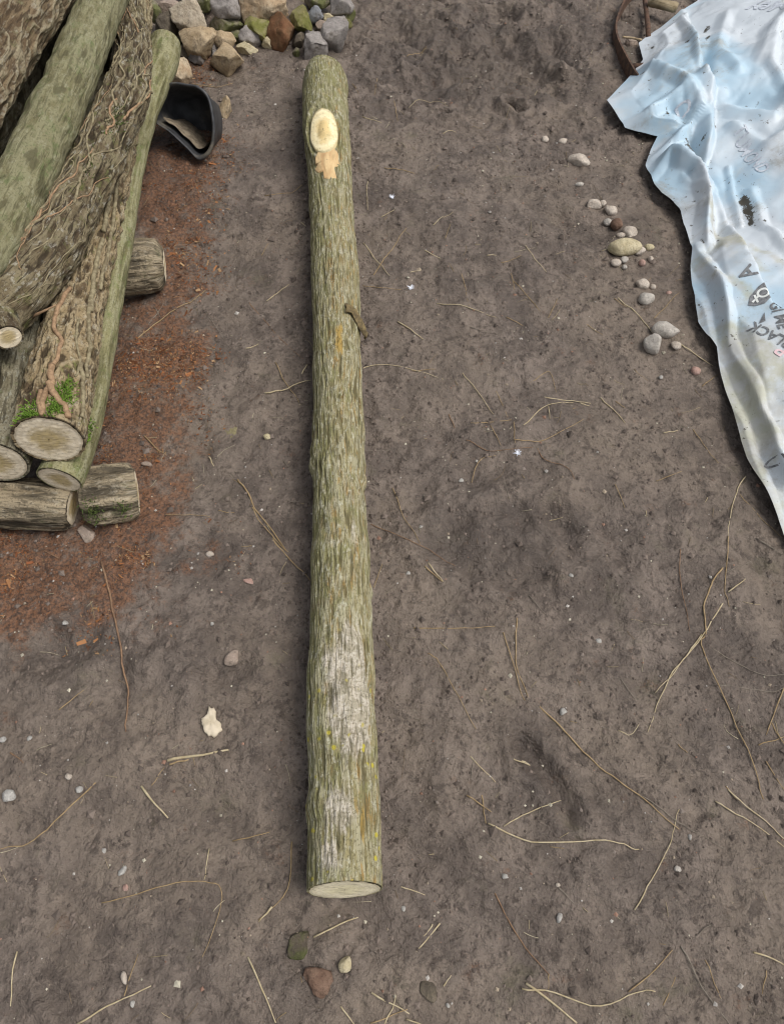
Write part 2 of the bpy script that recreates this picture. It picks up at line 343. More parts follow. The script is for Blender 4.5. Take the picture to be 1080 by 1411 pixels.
def bark_relief(fa, fl, amp, seed, swell=0.004, sharp=1.0):
    """long interlaced ridges: fa = ridges per metre around, fl = per metre along"""
    def f(TH, S, R):
        x, y = np.cos(TH) * R, np.sin(TH) * R
        w = n3(x * fa * .4, y * fa * .4, S * fl * .7, seed + 5)
        a = n3(x * fa + w, y * fa, S * fl, seed); b = n3(x * fa * 2.1, y * fa * 2.1 + w, S * fl * 2.3, seed + 1); c = n3(x * fa * 4.5, y * fa * 4.5, S * fl * 7, seed + 2)
        rid = 1 - np.abs(a) * 2.4 * sharp; h = np.clip(0.62 * rid + 0.28 * b + 0.22 * c + 0.25, 0, 1)
        sw = swell * (n3(x * 8, y * 8, S * 5, seed + 3) + .6 * n3(x * 3, y * 3, S * 12, seed + 4))
        return (h - 0.55) * amp + sw, h
    return f

def lozenge_relief(fa, fl, amp, seed):
    """old bark: a net of raised ridges round shallow lozenges"""
    def f(TH, S, R):
        x, y = np.cos(TH) * R, np.sin(TH) * R; w = n3(x * 14, y * 14, S * 7, seed + 3)
        a = np.abs(n3(x * fa + w, y * fa + w, S * fl, seed)); b = np.abs(n3(x * fa * .8 - w, y * fa * .8, S * fl * .9 + 7, seed + 1)); c = n3(x * 120, y * 120, S * 25, seed + 2)
        rid = np.maximum(np.exp(-(a / .10) ** 2), .8 * np.exp(-(b / .09) ** 2)); h = np.clip(.30 + .62 * rid + .22 * c, 0, 1)
        return (h - .4) * amp + .005 * n3(x * 6, y * 6, S * 4, seed + 4), h
    return f

# --- the long log on the path
cl = [(475, 1226, 106), (473, 1100, 99), (471, 1000, 94), (472, 900, 89), (471.5, 830, 86), (470, 760, 81), (468, 700, 76), (466, 640, 72), (465, 560, 69), (464, 500, 68), (462, 400, 65), (458, 300, 60), (453, 220, 61), (449, 160, 65), (447, 120, 62), (448, 100, 56)]
P, R = [], []
for (x, y, w) in cl:
    r = 0.067
    for _ in range(3): r = w / 2 * depth(x, y, r) / FPX * 0.985
    q = W(x, y, r * 1.02); P.append(q); R.append(r)
_base = bark_relief(120, 11.0, 0.0030, 11, 0.006, 1.0)
FLAP_S = [0]
_probe = Log(P, R, 300, 80, lambda a_, b_, c_: (a_ * 0, a_ * 0 + .5)); BT, BS = _probe.at(445, 179)
def main_disp(TH, S, Rr):
    d, h = _base(TH, S, Rr); L = S.max()
    # the old, rounded far end, the branch collar and its swelling
    e = L - S
    d = d - 0.016 * np.exp(-(e / 0.022) ** 1.3) * (1 + .5 * np.cos(TH - 1) + .4 * np.sin(3 * TH)) + .004 * np.exp(-((e - .07) / .04) ** 2)
    d = d + 0.012 * np.exp(-((e - 0.34) / 0.10) ** 2) * np.exp(-((TH + 0.35) / 0.9) ** 2)
    # where the branch was sawn off: flush wood ringed by a rolled lip of bark
    rho = np.sqrt(((TH - BT) * Rr / .040) ** 2 + ((S - BS) / .105) ** 2)
    d = d + .007 * np.exp(-((rho - 1.18) / .16) ** 2) - .004 * np.exp(-((rho - 1.0) / .06) ** 2)
    ins = sstep(1.08, .96, rho); d = d * (1 - ins) + .008 * ins
    d = d + 0.008 * np.exp(-((e - .09) / .05) ** 2) * np.cos(TH * 3 + .5) + .005 * np.exp(-(e / .3) ** 2) * n3(np.cos(TH) * 2.2, np.sin(TH) * 2.2, S * 22, 99)
    # smooth grey bark of the collar
    sm = np.exp(-((e - 0.16) / 0.16) ** 4); h = h * (1 - .5 * sm) + .32 * sm; d = d * (1 - .4 * sm)
    # scar ridges that run round the stem
    for k, (sv, t0, tw) in enumerate([(1.16, .15, .5), (1.02, .5, .5), (0.84, -.2, .6), (1.31, -.1, .4)]):
        d = d + 0.003 * np.exp(-((S - sv - .01 * np.sin(TH * 7 + k)) / 0.008) ** 2) * np.exp(-((TH - t0) / tw) ** 2)
    rk = random.Random(8)
    for _ in range(26):                                     # knots and old bud scars
        sv, tv, aw, hw = rk.uniform(.1, L - .3), rk.uniform(-1.9, 1.9), rk.uniform(.010, .03), rk.uniform(.002, .006)
        q_ = np.hypot((TH - tv) * Rr, (S - sv) * .8) / aw; d = d + hw * np.exp(-q_ ** 2) - hw * .3 * np.exp(-((q_ - 1.6) / .5) ** 2)
    return d, h
ML = Log(P, R, 1000, 250, main_disp, tilt0=0.13, tilt1=0.1, bark_t=0.955)
TH, S = ML.TH, ML.S; q = proj(ML.V); PX, PY = q[..., 0], q[..., 1]
vnoise = n3(ML.bk[..., 0] * 30, ML.bk[..., 1] * 30, S * 9, 77)
def blob(th0, s0, tw, sw): return np.exp(-((TH - th0) / tw) ** 2 - ((S - s0) / sw) ** 2)
def at_(px, py): return ML.at(px, py)
mw = 0
for (px, py, tw, sw, a) in [(480, 952, .72, .095, 1.3), (490, 1010, .50, .05, .8), (466, 1115, .50, .045, 1.0), (452, 1178, .28, .028, 1.0), (478, 890, .7, .06, .45), (490, 760, .4, .2, .25), (485, 700, .5, .25, .2), (495, 1180, .5, .06, .3)]:
    t0, s0 = at_(px, py); mw = mw + a * blob(t0, s0, tw, sw)
t0, s0 = at_(468, 475); mi = blob(t0, s0, .22, .05) * .8
t0, s0 = at_(500, 1135); mi = mi + blob(t0, s0, .12, .05) * .62
t0, s0 = at_(470, 450); mi = mi + blob(t0, s0, .3, .03) * .5
mg = np.clip(-np.sin(TH) * 1.1 + .3, 0, 1) + .7 * sstep(1.3, 2.2, S)
md = sstep(.55, .2, S)
MAIN_BARK = bark_mat('log_bark', (0.262, 0.228, 0.118), (0.175, 0.148, 0.072), (0.340, 0.315, 0.210), (0.190, 0.186, 0.082), 0.55, (0.42, 0.405, 0.31), 0.7, sc=1.45, ochre=.75, dks=.55, st=.15)
root = empty('felled_log', tuple(ML.C[0] * [1, 1, 0]))
tag(root, 'long straight green-barked log lying alone along the muddy path', 'log')
def keep(o, r):
    o.parent = r; o.matrix_parent_inverse = r.matrix_world.inverted() if False else __import__('mathutils').Matrix.Translation(r.location).inverted(); return o
keep(ML.bark('bark', MAIN_BARK, None, {'m_white': mw, 'm_inner': mi, 'm_green': mg, 'm_dots': md}), root)
PALE_CUT = cut_mat('fresh_cut', (0.84, 0.76, 0.56), (0.70, 0.60, 0.38), (0.78, 0.71, 0.47), 110)
keep(ML.cap(0, PALE_CUT, None, 3, 'pale sawn near end of the log'), root)
keep(ML.cap(1, PALE_CUT, None, 4), root)
# sawn-off branch: an oval of bare wood, and the strip of bark torn off below it
def patch(log, th0, s0, outline, name, mat, off, dome=0.0, n=36, rings=14):
    """thin shell of wood on the bark; outline(a) -> radius in metres at angle a"""
    a = np.linspace(0, 2 * math.pi, n, endpoint=False); V = []; cf = []; rr = []
    r0 = float(np.interp(s0, log.s, log.R))
    for k in np.linspace(0.03, 1.0, rings):
        for t in a:
            rad = outline(t) * k; x, y = rad * math.sin(t), rad * math.cos(t)
            th, ss = th0 + x / r0, s0 + y
            i = int(np.clip(round(float(np.interp(ss, log.s, np.arange(log.nl)))), 0, log.nl - 1)); nrm = math.cos(th) * log.up[i] + math.sin(th) * log.rt[i]
            rb = float(np.interp(ss, log.s, log.R)) + (log.rad[max(0, i - 6):i + 7].max(0)[int(round((th + math.pi) / (2 * math.pi) * log.na)) % log.na] - log.R[i])
            o_ = off + dome * (1 - k * k) - (0.008 if k > 0.999 else 0)
            V.append(log.C[i] + (ss - log.s[i]) * log.T[i] + nrm * (rb + o_)); cf.append((x, y * .6, 1)); rr.append(k)
    F = gridfaces(rings, n, True)
    return link(name, mesh(name, V, F, True, {'cf': np.array(cf), 'rr': np.array(rr)}), mat)
WHITEWOOD = cut_mat('branch_cut_wood', (0.80, 0.71, 0.46), (0.62, 0.48, 0.22), (0.66, 0.50, 0.24), 62)
TORN = simple_mat('torn_wood', (0.58, 0.42, 0.22), (0.48, 0.31, 0.15), 60, .8, .7, .002, (1, .3, 1))
rng = random.Random(4)
t0, s0 = at_(445, 179)
oval = lambda a: 1 / math.sqrt((math.sin(a) / .040) ** 2 + (math.cos(a) / .105) ** 2) * (1 + .03 * math.sin(3 * a + 1))
o = patch(ML, t0, s0, oval, 'branch_cut', WHITEWOOD, 0.002, -0.001); o['label'] = 'pale oval where a branch was sawn off'; keep(o, root)
t1, s1 = at_(451, 221)
jag = [rng.uniform(-.42, .30) for _ in range(36)]
torn = lambda a: (1 / math.sqrt((math.sin(a) / .034) ** 2 + (math.cos(a) / .066) ** 2)) * (1 + (jag[int(a / 6.2832 * 36) % 36] if math.cos(a) < .1 else 0))
o = patch(ML, t1, s1, torn, 'torn_strip', TORN, 0.0006, 0); o['label'] = 'tan strip where bark tore off'; keep(o, root)
# lifted flake of bark on the right flank
tf, sf = at_(484, 446)
Vf = []; nf = 9
for i in range(12):
    for j in range(nf):
        a, b_ = i / 11, j / (nf - 1)
        p, nrm = ML.pt(tf - .25 + a * 1.05, sf + .045 - .05 * a + (b_ - .5) * .035 * (1 - .5 * a) + .006 * math.sin(7 * a), 0)
        Vf.append(p + nrm * (0.003 + 0.016 * a ** 2 * math.sin(b_ * 2.6 + .3) + .004 * math.sin(9 * a + 5 * b_)))
fo = link('bark_flake', mesh('bark_flake', Vf, gridfaces(12, nf)), simple_mat('flake_bark', (.2, .15, .07), (.1, .075, .04), 90, .9, .8, .003))
md_ = fo.modifiers.new('thick', 'SOLIDIFY'); md_.thickness = 0.004; keep(fo, root)

# --- the stacked logs
def tube(path, rad, n=7, seed=0, taper=1.0, flat=1.0):
    path = np.asarray(path, float); T = np.gradient(path, axis=0); T /= np.linalg.norm(T, axis=1)[:, None] + 1e-9
    ref = np.array([0, 0, 1.0]) if abs(T[:, 2]).mean() < .8 else np.array([1.0, 0, 0])
    a = np.cross(T, ref); a /= np.linalg.norm(a, axis=1)[:, None] + 1e-9; b = np.cross(a, T)
    th = np.linspace(0, 2 * math.pi, n, endpoint=False); k = len(path)
    r = rad * np.linspace(1, taper, k) if np.isscalar(rad) else np.asarray(rad)
    r = r * (1 + .18 * n2(np.arange(k) * .6, np.zeros(k) + seed, seed))
    V = path[:, None] + r[:, None, None] * (np.cos(th)[None, :, None] * a[:, None] + flat * np.sin(th)[None, :, None] * b[:, None])
    V = np.concatenate([path[:1, None] + 0 * V[:1], V, path[-1:, None] + 0 * V[:1]])
    return V.reshape(-1, 3), gridfaces(k + 2, n, True)

def pile_log(name, label, cat, pts, mat, relief, nl, na, ends=(True, True), cutmat=None, tilt=0.0, group=None, masks=None):
    """pts: (px, py, z, width px)"""
    P = [W(x, y, z) for x, y, z, w in pts]; R = [w / 2 * depth(x, y, z) / FPX for x, y, z, w in pts]
    lg = Log(P, R, nl, na, relief, tilt0=tilt, bark_t=.93)
    r = empty(name, (P[0][0], P[0][1], 0)); tag(r, label, cat, group)
    ex = masks(lg) if masks else None
    keep(lg.bark('bark', mat, None, ex), r)
    for e in (0, 1):
        if ends[e]: keep(lg.cap(e, cutmat or OLD_CUT, None, e * 3 + len(label)), r)
    return r, lg
OLD_CUT = cut_mat('weathered_cut', (0.80, 0.70, 0.53), (0.52, 0.42, 0.27), (0.46, 0.36, 0.18), 75)
BARK_A = bark_mat('furrowed_bark', (0.164, 0.120, 0.070), (0.092, 0.062, 0.035), (0.272, 0.232, 0.152), (0.116, 0.116, 0.052), 0.3, (0.320, 0.304, 0.240), .4, dks=.75)
BARK_B = bark_mat('green_smooth_bark', (0.180, 0.168, 0.096), (0.148, 0.134, 0.070), (0.216, 0.204, 0.120), (0.108, 0.132, 0.054), 0.6, (0.288, 0.280, 0.192), .4, bump=.5, dks=.5)
BARK_C = bark_mat('ivy_bark', (0.120, 0.092, 0.053), (0.064, 0.046, 0.027), (0.200, 0.168, 0.104), (0.112, 0.120, 0.040), 0.5, (0.360, 0.344, 0.288), .5, dks=.85)
BARK_D = bark_mat('grey_bark', (0.172, 0.152, 0.100), (0.096, 0.080, 0.048), (0.240, 0.216, 0.152), (0.104, 0.120, 0.052), 0.5, (0.320, 0.320, 0.264), .5, dks=.7)
BARK_E = bark_mat('scaly_bark', (0.240, 0.180, 0.100), (0.092, 0.064, 0.036), (0.320, 0.256, 0.156), (0.112, 0.128, 0.036), 0.35, (0.360, 0.336, 0.264), .45, dks=.8)
BARK_F = bark_mat('pale_green_bark', (0.220, 0.204, 0.104), (0.140, 0.128, 0.060), (0.272, 0.256, 0.152), (0.132, 0.156, 0.056), 0.6, (0.336, 0.320, 0.224), .35, bump=.3, dks=.3)
OLDWOOD = bark_mat('rotten_bearer_wood', (0.215, 0.170, 0.108), (0.085, 0.070, 0.048), (0.33, 0.27, 0.18), (0.060, 0.075, 0.030), 0.3, (.42, .38, .3), .3, bump=1.0)
GL = 'logs stacked on the bearers'
lozenge = lozenge_relief(30, 9, .011, 31); smooth = bark_relief(40, 14, 0.0036, 41, .006); gnarl = bark_relief(40, 13, 0.011, 51, .010); scaly = bark_relief(38, 22, 0.010, 61, .006)
groove2 = bark_relief(30, 5, 0.018, 83, .014); fine_b = bark_relief(60, 8, 0.002, 71, .003); groove = bark_relief(34, 3, 0.012, 81, .006)
pile_log('stacked_log', 'thick log with a net of pale raised bark ridges, highest on the stack', 'log',
         [(-172, 312, .50, 98), (-101, 234, .50, 92), (-39, 136, .50, 86), (9, 54, .50, 81), (54, -14, .50, 75), (110, -100, .49, 68)], BARK_A, lozenge, 420, 140, group=GL)
pile_log('stacked_log', 'smooth green algae-covered log beside the ridged log on the stack', 'log',
         [(-140, 525, .40, 90), (-67, 420, .40, 83), (3, 304, .40, 77), (53, 208, .405, 71), (101, 105, .41, 65), (140, 5, .41, 60), (172, -70, .40, 55)], BARK_B, smooth, 380, 120, group=GL)
pile_log('stacked_log', 'dim green log sunk in the gap below the smooth green log', 'log',
         [(-30, 430, .20, 70), (44, 310, .21, 66), (90, 225, .22, 60), (120, 145, .23, 55), (141, 70, .23, 52), (166, -20, .23, 48)], BARK_D, smooth, 260, 80, group=GL)
cr, CLG = pile_log('stacked_log', 'crooked log wrapped in ivy roots with a small sawn stub', 'log',
         [(-115, 492, .33, 90), (-46, 453, .33, 90), (16, 405, .33, 85), (68, 343, .335, 76), (109, 271, .335, 67), (143, 202, .335, 62), (168, 142, .33, 60), (183, 90, .325, 52), (182, 40, .32, 43), (179, -30, .315, 41)], BARK_C, gnarl, 520, 140, group=GL)
dr_, DLG = pile_log('stacked_log', 'grey-brown log under the crooked ivy log with sawn end showing', 'log',
         [(-8, 636, .19, 92), (8, 575, .19, 92), (24, 500, .19, 86), (50, 420, .19, 78), (78, 330, .19, 70), (105, 240, .19, 62)], BARK_D, smooth, 300, 110, group=GL, tilt=.05)
er, ELG = pile_log('stacked_log', 'scaly brown log with ivy stems and bright moss above its sawn end', 'log',
         [(68, 606, .250, 97), (79, 545, .245, 92), (99, 455, .232, 74), (126, 350, .225, 60), (151, 250, .22, 53), (170, 160, .22, 46), (178, 80, .225, 48), (186, 0, .22, 46)], BARK_E, scaly, 520, 140, group=GL, tilt=.05)
fr, FLG = pile_log('stacked_pole', 'thin pale green pole along the outer edge of the log stack', 'pole',
         [(82, 661, .138, 62), (100, 618, .140, 57), (117, 570, .145, 50), (130, 515, .15, 44), (143, 452, .158, 40), (160, 365, .17, 36), (174, 280, .178, 34), (188, 210, .185, 32), (201, 155, .19, 33), (213, 115, .195, 38), (223, 84, .20, 45), (228, 62, .20, 42)], BARK_F, fine_b, 420, 90, group=GL)
pile_log('stacked_log', 'dark mossy log behind the ridged log at the back of the stack', 'log',
         [(-260, 230, .34, 90), (-125, 105, .34, 85), (-38, 12, .34, 80), (10, -60, .34, 74)], BARK_D, smooth, 160, 70, group=GL)
pile_log('stacked_log', 'buried grey log at the bottom of the stack on the bearers', 'log',
         [(-110, 640, .19, 96), (-85, 520, .19, 90), (-50, 380, .19, 80), (-10, 260, .19, 70), (35, 140, .19, 60)], BARK_D, smooth, 160, 70, group=GL)
pile_log('stacked_log', 'shaded log wedged in the gap below the ridged log', 'log',
         [(-130, 330, .31, 84), (-30, 180, .31, 76), (30, 80, .31, 68), (85, -25, .31, 60)], BARK_D, smooth, 160, 70, group=GL)  # extra log, added so the gap between the logs above stays dark
# bearers under the stack
b1, _ = pile_log('bearer_log', 'dark old bearer log lying across under the near ends of the stack', 'bearer',
         [(101, 697, .048, 58), (92, 696, .050, 66), (60, 695, .052, 70), (0, 692, .053, 72), (-80, 692, .053, 74), (-180, 692, .053, 74)], OLDWOOD, groove, 260, 100)
b2, BLG = pile_log('bearer_log', 'short weathered bearer block with mossy side beside the pole end', 'bearer',
         [(189, 677, .052, 62), (180, 678, .054, 74), (150, 681, .055, 79), (126, 685, .055, 76), (118, 686, .055, 60)], OLDWOOD, groove2, 140, 120)
b3, _ = pile_log('bearer_log', 'rounded grey bearer end poking out from under the thin pole', 'bearer',
         [(227, 366, .068, 44), (219, 366, .07, 66), (200, 366, .072, 74), (140, 372, .072, 76), (60, 380, .072, 78), (-60, 390, .072, 78)], OLDWOOD, groove, 240, 110)

# sawn stub on the crooked log
def stub(log, root_, px, py, r, ln, name):
    th, ss = log.at(px, py); p, n = log.pt(th, ss, -.02); d = Vector((n[0] * .6 + .2, n[1] - .55, n[2] * .5)).normalized(); d = np.array(d)
    pth = [p, p + d * (.02 + ln * .5), p + d * (.02 + ln)]
    lg = Log(pth, [r * 1.25, r * 1.05, r], 24, 48, bark_relief(40, 20, .003, 91, .002), bark_t=.86)
    o = keep(lg.bark(name, BARK_C, None), root_)
    c = lg.cap(1, OLD_CUT, None, 5); c.parent = o; return o
stub(CLG, cr, 10, 447, .030, .035, 'branch_stub')

# ivy: stems and roots that creep over the bark
IVY = simple_mat('ivy_stem_bark', (.33, .215, .125), (.22, .14, .08), 120, .85, .5, .001)
IVYG = simple_mat('ivy_root_fibre', (.27, .23, .14), (.15, .12, .07), 90, .85, .5, .001)
def creep(log, root_, pts, r, mat, name, seed, taper=.6, off=.5):
    tp = np.array(pts, float)
    if len(tp) < 2: return
    n = max(8, int(len(tp) * 6)); q = catmull(np.column_stack([tp, np.zeros(len(tp))]), n)
    path = [log.pt(a + .05 * float(n2(np.array([i * .35]), np.array([seed * 1.7]), seed)[0]), s_, r * off)[0] for i, (a, s_, _) in enumerate(q)]
    path = np.array(path); path[1:-1] = (path[:-2] + path[1:-1] * 2 + path[2:]) / 4
    V, F = tube(path, r, 6, seed, taper); o = link(name, mesh(name, V, F), mat); keep(o, root_); return o
for i, (poly, r) in enumerate([([(72, 505), (70, 530), (62, 545), (60, 572)], .007), ([(66, 528), (76, 545), (88, 560), (92, 576)], .0075), ([(56, 540), (58, 575)], .006), ([(98, 398), (80, 430), (76, 455), (86, 470), (80, 492), (70, 508)], .005),
                               ([(112, 500), (114, 540), (112, 575)], .005), ([(128, 400), (122, 440), (124, 480), (118, 520)], .005), ([(140, 330), (128, 380), (124, 430)], .006), ([(110, 440), (104, 470), (110, 500), (104, 520)], .003), ([(165, 200), (152, 260), (142, 320)], .007), ([(172, 190), (160, 260), (150, 330), (138, 400)], .005)]):
    creep(ELG, er, [ELG.at(*p) for p in poly], r, IVY if i < 4 else IVYG, 'ivy_stem', i, .85)
rng = random.Random(12)
for i in range(52):
    s = rng.uniform(.12, CLG.L - .1); a = rng.uniform(-1.5, 1.5); pts = [(a, s)]; k = rng.randint(4, 8); drift = rng.uniform(-.5, .5)
    for _ in range(k): a += drift * .25 + rng.uniform(-.28, .28); s += rng.uniform(.015, .06); pts.append((a, min(s, CLG.L - .02)))
    creep(CLG, cr, pts, rng.choice([.0011, .0016, .0022, .0034]), IVYG if rng.random() < .85 else IVY, 'ivy_root', i + 20)
for i in range(14):
    s = rng.uniform(.5, ELG.L - .2); a = rng.uniform(-1, 1.3); pts = [(a, s)]
    for _ in range(6): a += rng.uniform(-.25, .25); s += rng.uniform(.02, .06); pts.append((a, min(s, ELG.L - .02)))
    creep(ELG, er, pts, rng.choice([.002, .003, .005]), IVYG, 'ivy_root', i + 90)
# a broken ivy twig reaching across the gap
p0 = W(45, 436, .30); p1 = W(62, 428, .32); p2 = W(78, 420, .325)
V, F = tube(catmull([p0, p1, p2], 12), .0032, 6, 2, .5); tag(link('ivy_twig', mesh('ivy_twig', V, F), IVY), 'thin broken ivy twig bridging the gap between two stacked logs', 'twig')

# moss cushions
MOSS = simple_mat('moss', (.105, .19, .022), (.17, .27, .04), 80, .9, .3, .001)
MOSSD = simple_mat('dark_moss', (.05, .075, .018), (.09, .115, .03), 80, .9, .3, .001)
def moss(log, root_, spots, seed, mat=None):
    rg = np.random.default_rng(seed); V = []; F = []
    for px, py, rth, rs, n in spots:
        a, s = log.at(px, py)
        for _ in range(n):
            th = a + rg.normal() * rth; ss = s + rg.normal() * rs; p, nr = log.pt(th, ss, 0.0)
            d = nr + rg.normal(size=3) * .55; d /= np.linalg.norm(d); w = np.cross(d, rg.normal(size=3)); w /= np.linalg.norm(w); L = rg.uniform(.004, .011); k = len(V)
            V += [p - w * .0012, p + w * .0012, p + d * L * .6 + w * .0012, p + d * L]; F.append((k, k + 1, k + 2, k + 3))
    o = link('moss', mesh('moss', V, F, False), mat or MOSS); o['kind'] = 'stuff'; keep(o, root_)
moss(ELG, er, [(86, 545, .16, .012, 420), (78, 562, .14, .010, 260), (42, 572, .25, .012, 260), (95, 530, .1, .01, 120), (50, 560, .2, .02, 150)], 1)
moss(FLG, fr, [(121, 585, .25, .012, 200), (118, 600, .2, .01, 100)], 2)
moss(CLG, cr, [(158, 170, .15, .03, 90), (165, 160, .2, .03, 60), (120, 240, .1, .03, 60)], 3, MOSSD)
moss(BLG, b2, [(128, 705, .25, .01, 200), (170, 700, .2, .01, 80)], 4, MOSSD)

# ------------------------------------------------------------------ plastic sheet
OUT = [(1085, -120), (1040, -62), (1000, -28), (962, 0), (945, 12), (930, 26), (905, 46), (877, 68), (884, 88), (860, 118), (834, 145), (846, 166), (858, 183), (885, 188), (904, 193), (895, 210), (888, 230), (897, 250), (909, 272), (922, 283), (935, 298), (942, 318), (950, 350), (949, 372), (950, 400), (953, 425), (959, 450), (970, 466), (985, 481), (988, 505), (996, 540), (1006, 572), (1018, 612), (1034, 650), (1050, 682), (1066, 715), (1080, 746), (1112, 805), (1160, 890), (1230, 990), (1330, 1060)]
ow = np.array([W(x, y, .012)[:2] for x, y in OUT])[::-1]            # near to far
def Eedge(y): return np.interp(y, ow[:, 1], ow[:, 0])
def PW(pts, z=.09): return [tuple(W(x, y, z)[:2]) for x, y in pts]
LIP = PW([(930, -120), (958, -20), (964, 60), (968, 92), (986, 112), (993, 160), (988, 192), (1008, 232), (1026, 278), (1044, 338), (1057, 372), (1075, 404), (1112, 440), (1170, 500)], .13)
FOLDS = [([(890, 78), (925, 112), (958, 142)], .026, .028), ([(836, 146), (890, 148), (936, 132)], .024, .024), ([(904, 192), (945, 174), (962, 150)], .022, .02), ([(940, 20), (955, 80), (962, 120)], .022, .02),
         ([(890, 226), (925, 200), (962, 222), (977, 262), (980, 318)], .042, .027), ([(966, 318), (980, 350), (991, 382), (1004, 425), (1018, 470), (1038, 512), (1066, 575), (1095, 650)], .040, .021), ([(958, 442), (1000, 500), (1034, 560), (1064, 640), (1090, 710)], .028, .022),
         ([(950, 366), (975, 400), (990, 440), (985, 478)], .022, .02), ([(912, 272), (940, 262), (968, 268)], .016, .016), ([(1040, 100), (1052, 60), (1090, 30)], .02, .03), ([(1000, 150), (1060, 170), (1100, 130)], .018, .03), ([(1010, 170), (1055, 200), (1100, 190)], .016, .025),
         ([(1060, 60), (1050, 110), (1080, 160), (1110, 200)], .018, .022), ([(1040, 250), (1060, 300), (1090, 350)], .014, .02), ([(1012, 210), (1018, 250), (1032, 285)], .014, .012), ([(1000, 20), (985, 70), (1010, 110)], .016, .03), ([(1006, 572), (1030, 620), (1060, 690), (1090, 750)], .016, .014)]
HOLLOWS = [([(966, 95), (958, 130)], -.03, .02), ([(952, 182), (966, 215), (985, 270), (996, 320)], -.03, .026), ([(1000, 470), (1030, 540), (1058, 620)], -.018, .016), ([(955, 190), (968, 214)], -.04, .014), ([(920, 160), (935, 168)], -.02, .015)]
FOLDS = [(PW(p), a, w) for p, a, w in FOLDS]; HOLLOWS = [(PW(p, .05), a, w) for p, a, w in HOLLOWS]
XR = 2.55; PRC = W(1045, 410, .12)
def Tz(x, y):
    e = Eedge(y); d = np.maximum(x - e, 0); dr = np.maximum(XR - x, 0)
    es = 0
    for k, wgt in ((-.16, .2), (-.08, .25), (0, .3), (.08, .25)): es = es + wgt * Eedge(y + k) 
    ds = np.maximum(x - es + .02, 0)
    z = 0.30 * (1 - np.exp(-(ds / 0.62) ** 1.4)) * sstep(0, .55, dr)
    dl, sg = segdist(x, y, LIP); sd = dl * sg
    z = z + .045 * sstep(-.012, .014, sd) * np.exp(-np.maximum(sd, 0) / .5)
    for poly, a, w in FOLDS:
        dd, _ = segdist(x, y, poly); dd = dd * (1 + .25 * n2(x * 14, y * 14, 21)); z = z + a * np.clip(1 - dd / w, 0, 1)
    for poly, a, w in HOLLOWS:
        dd, _ = segdist(x, y, poly); z = z + a * np.exp(-(dd / w) ** 2)
    wx = x + .02 * n2(x * 7, y * 7, 30); wy = y + .02 * n2(x * 7, y * 7, 31)
    wx = wx + .03 * n2(x * 3, y * 3, 32); R_ = lambda a: (wx * math.cos(a) - wy * math.sin(a), wx * math.sin(a) + wy * math.cos(a))
    f1, f2, f3, f4 = R_(.4), R_(1.3), R_(2.2), R_(.9)
    cr = .004 * (.3 - np.abs(n2(wx * 16 + 4 * n2(wx * 4, wy * 4, 33), wy * 9, 34))) * (1 + n2(wx * 3, wy * 3, 35)) + .026 * facet(f1[0] * 3.4, f1[1] * 2.8, 22) + .014 * facet(f2[0] * 7, f2[1] * 5.5, 23) + .0085 * facet(f3[0] * 12, f3[1] * 9, 24) + .0042 * facet(f4[0] * 24, f4[1] * 19, 25)
    lift = sstep(0, .06, d)
    cr = cr * (1 - .7 * np.exp(-((x - PRC[0]) / .13) ** 2 - ((y - PRC[1]) / .15) ** 2))
    z = z + cr * (.25 + .75 * lift)
    z = z * (.22 + .78 * np.clip(d / .07, 0, 1)) + (.005 + .016 * np.abs(n2(y * 5 + 3, x * 0, 27))) * (1 - .5 * lift)
    g = .010 + 0.012 * n2(x * 1.3, y * 1.3, 1) + 0.008 * n2(x * 3.7 + 3, y * 3.7, 2); return np.maximum(z, 0.004) * sstep(-.002, .05, dr) + g
ys = np.linspace(ow[0, 1], ow[-1, 1], 640); nv = 260
vv = np.linspace(0, 1, nv) ** 1.55
YY = np.repeat(ys[:, None], nv, 1); EE = Eedge(YY); XX = EE + (XR - EE) * vv[None]
ZZ = Tz(XX, YY)
TV = np.stack([XX, YY, ZZ], -1)
qt = proj(TV); TPX, TPY = qt[..., 0], qt[..., 1]
def sblob(px, py, rx, ry, ang=0.0):
    c, s = math.cos(math.radians(ang)), math.sin(math.radians(ang)); dx, dy = XX - W(px, py, .08)[0], YY - W(px, py, .08)[1]
    k = depth(px, py, .08) / FPX; u, v = dx * c + dy * s, -dx * s + dy * c
    return np.exp(-(u / (rx * k)) ** 2 - (v / (ry * k)) ** 2)
stain = 0
for a in [(1000, 330, 24, 22), (1030, 345, 10, 60, 25), (1010, 395, 10, 60, 35), (975, 350, 14, 20), (985, 290, 10, 60, 10), (968, 215, 12, 30), (1045, 480, 12, 70, 30), (1030, 640, 12, 90, 28), (1068, 700, 14, 60, 25), (1000, 560, 10, 60, 20), (1060, 350, 8, 70, 25), (948, 340, 10, 14)]:
    stain = stain + .8 * sblob(*a)
edge_d = XX - EE
low = sstep(W(1000, 470)[1] + .06, W(1000, 520)[1], YY); stain = stain + .75 * low * sstep(.30, .02, edge_d) * (.8 + .8 * n2(XX * 9, YY * 9, 44))
stain = stain + .30 * np.clip(n2(XX * 5, YY * 5, 45) * 2, 0, 1) + .35 * sstep(.05, .0, edge_d) * np.clip(.4 + 2 * n2(XX * 8, YY * 8, 46), 0, 1)
dirt = 0
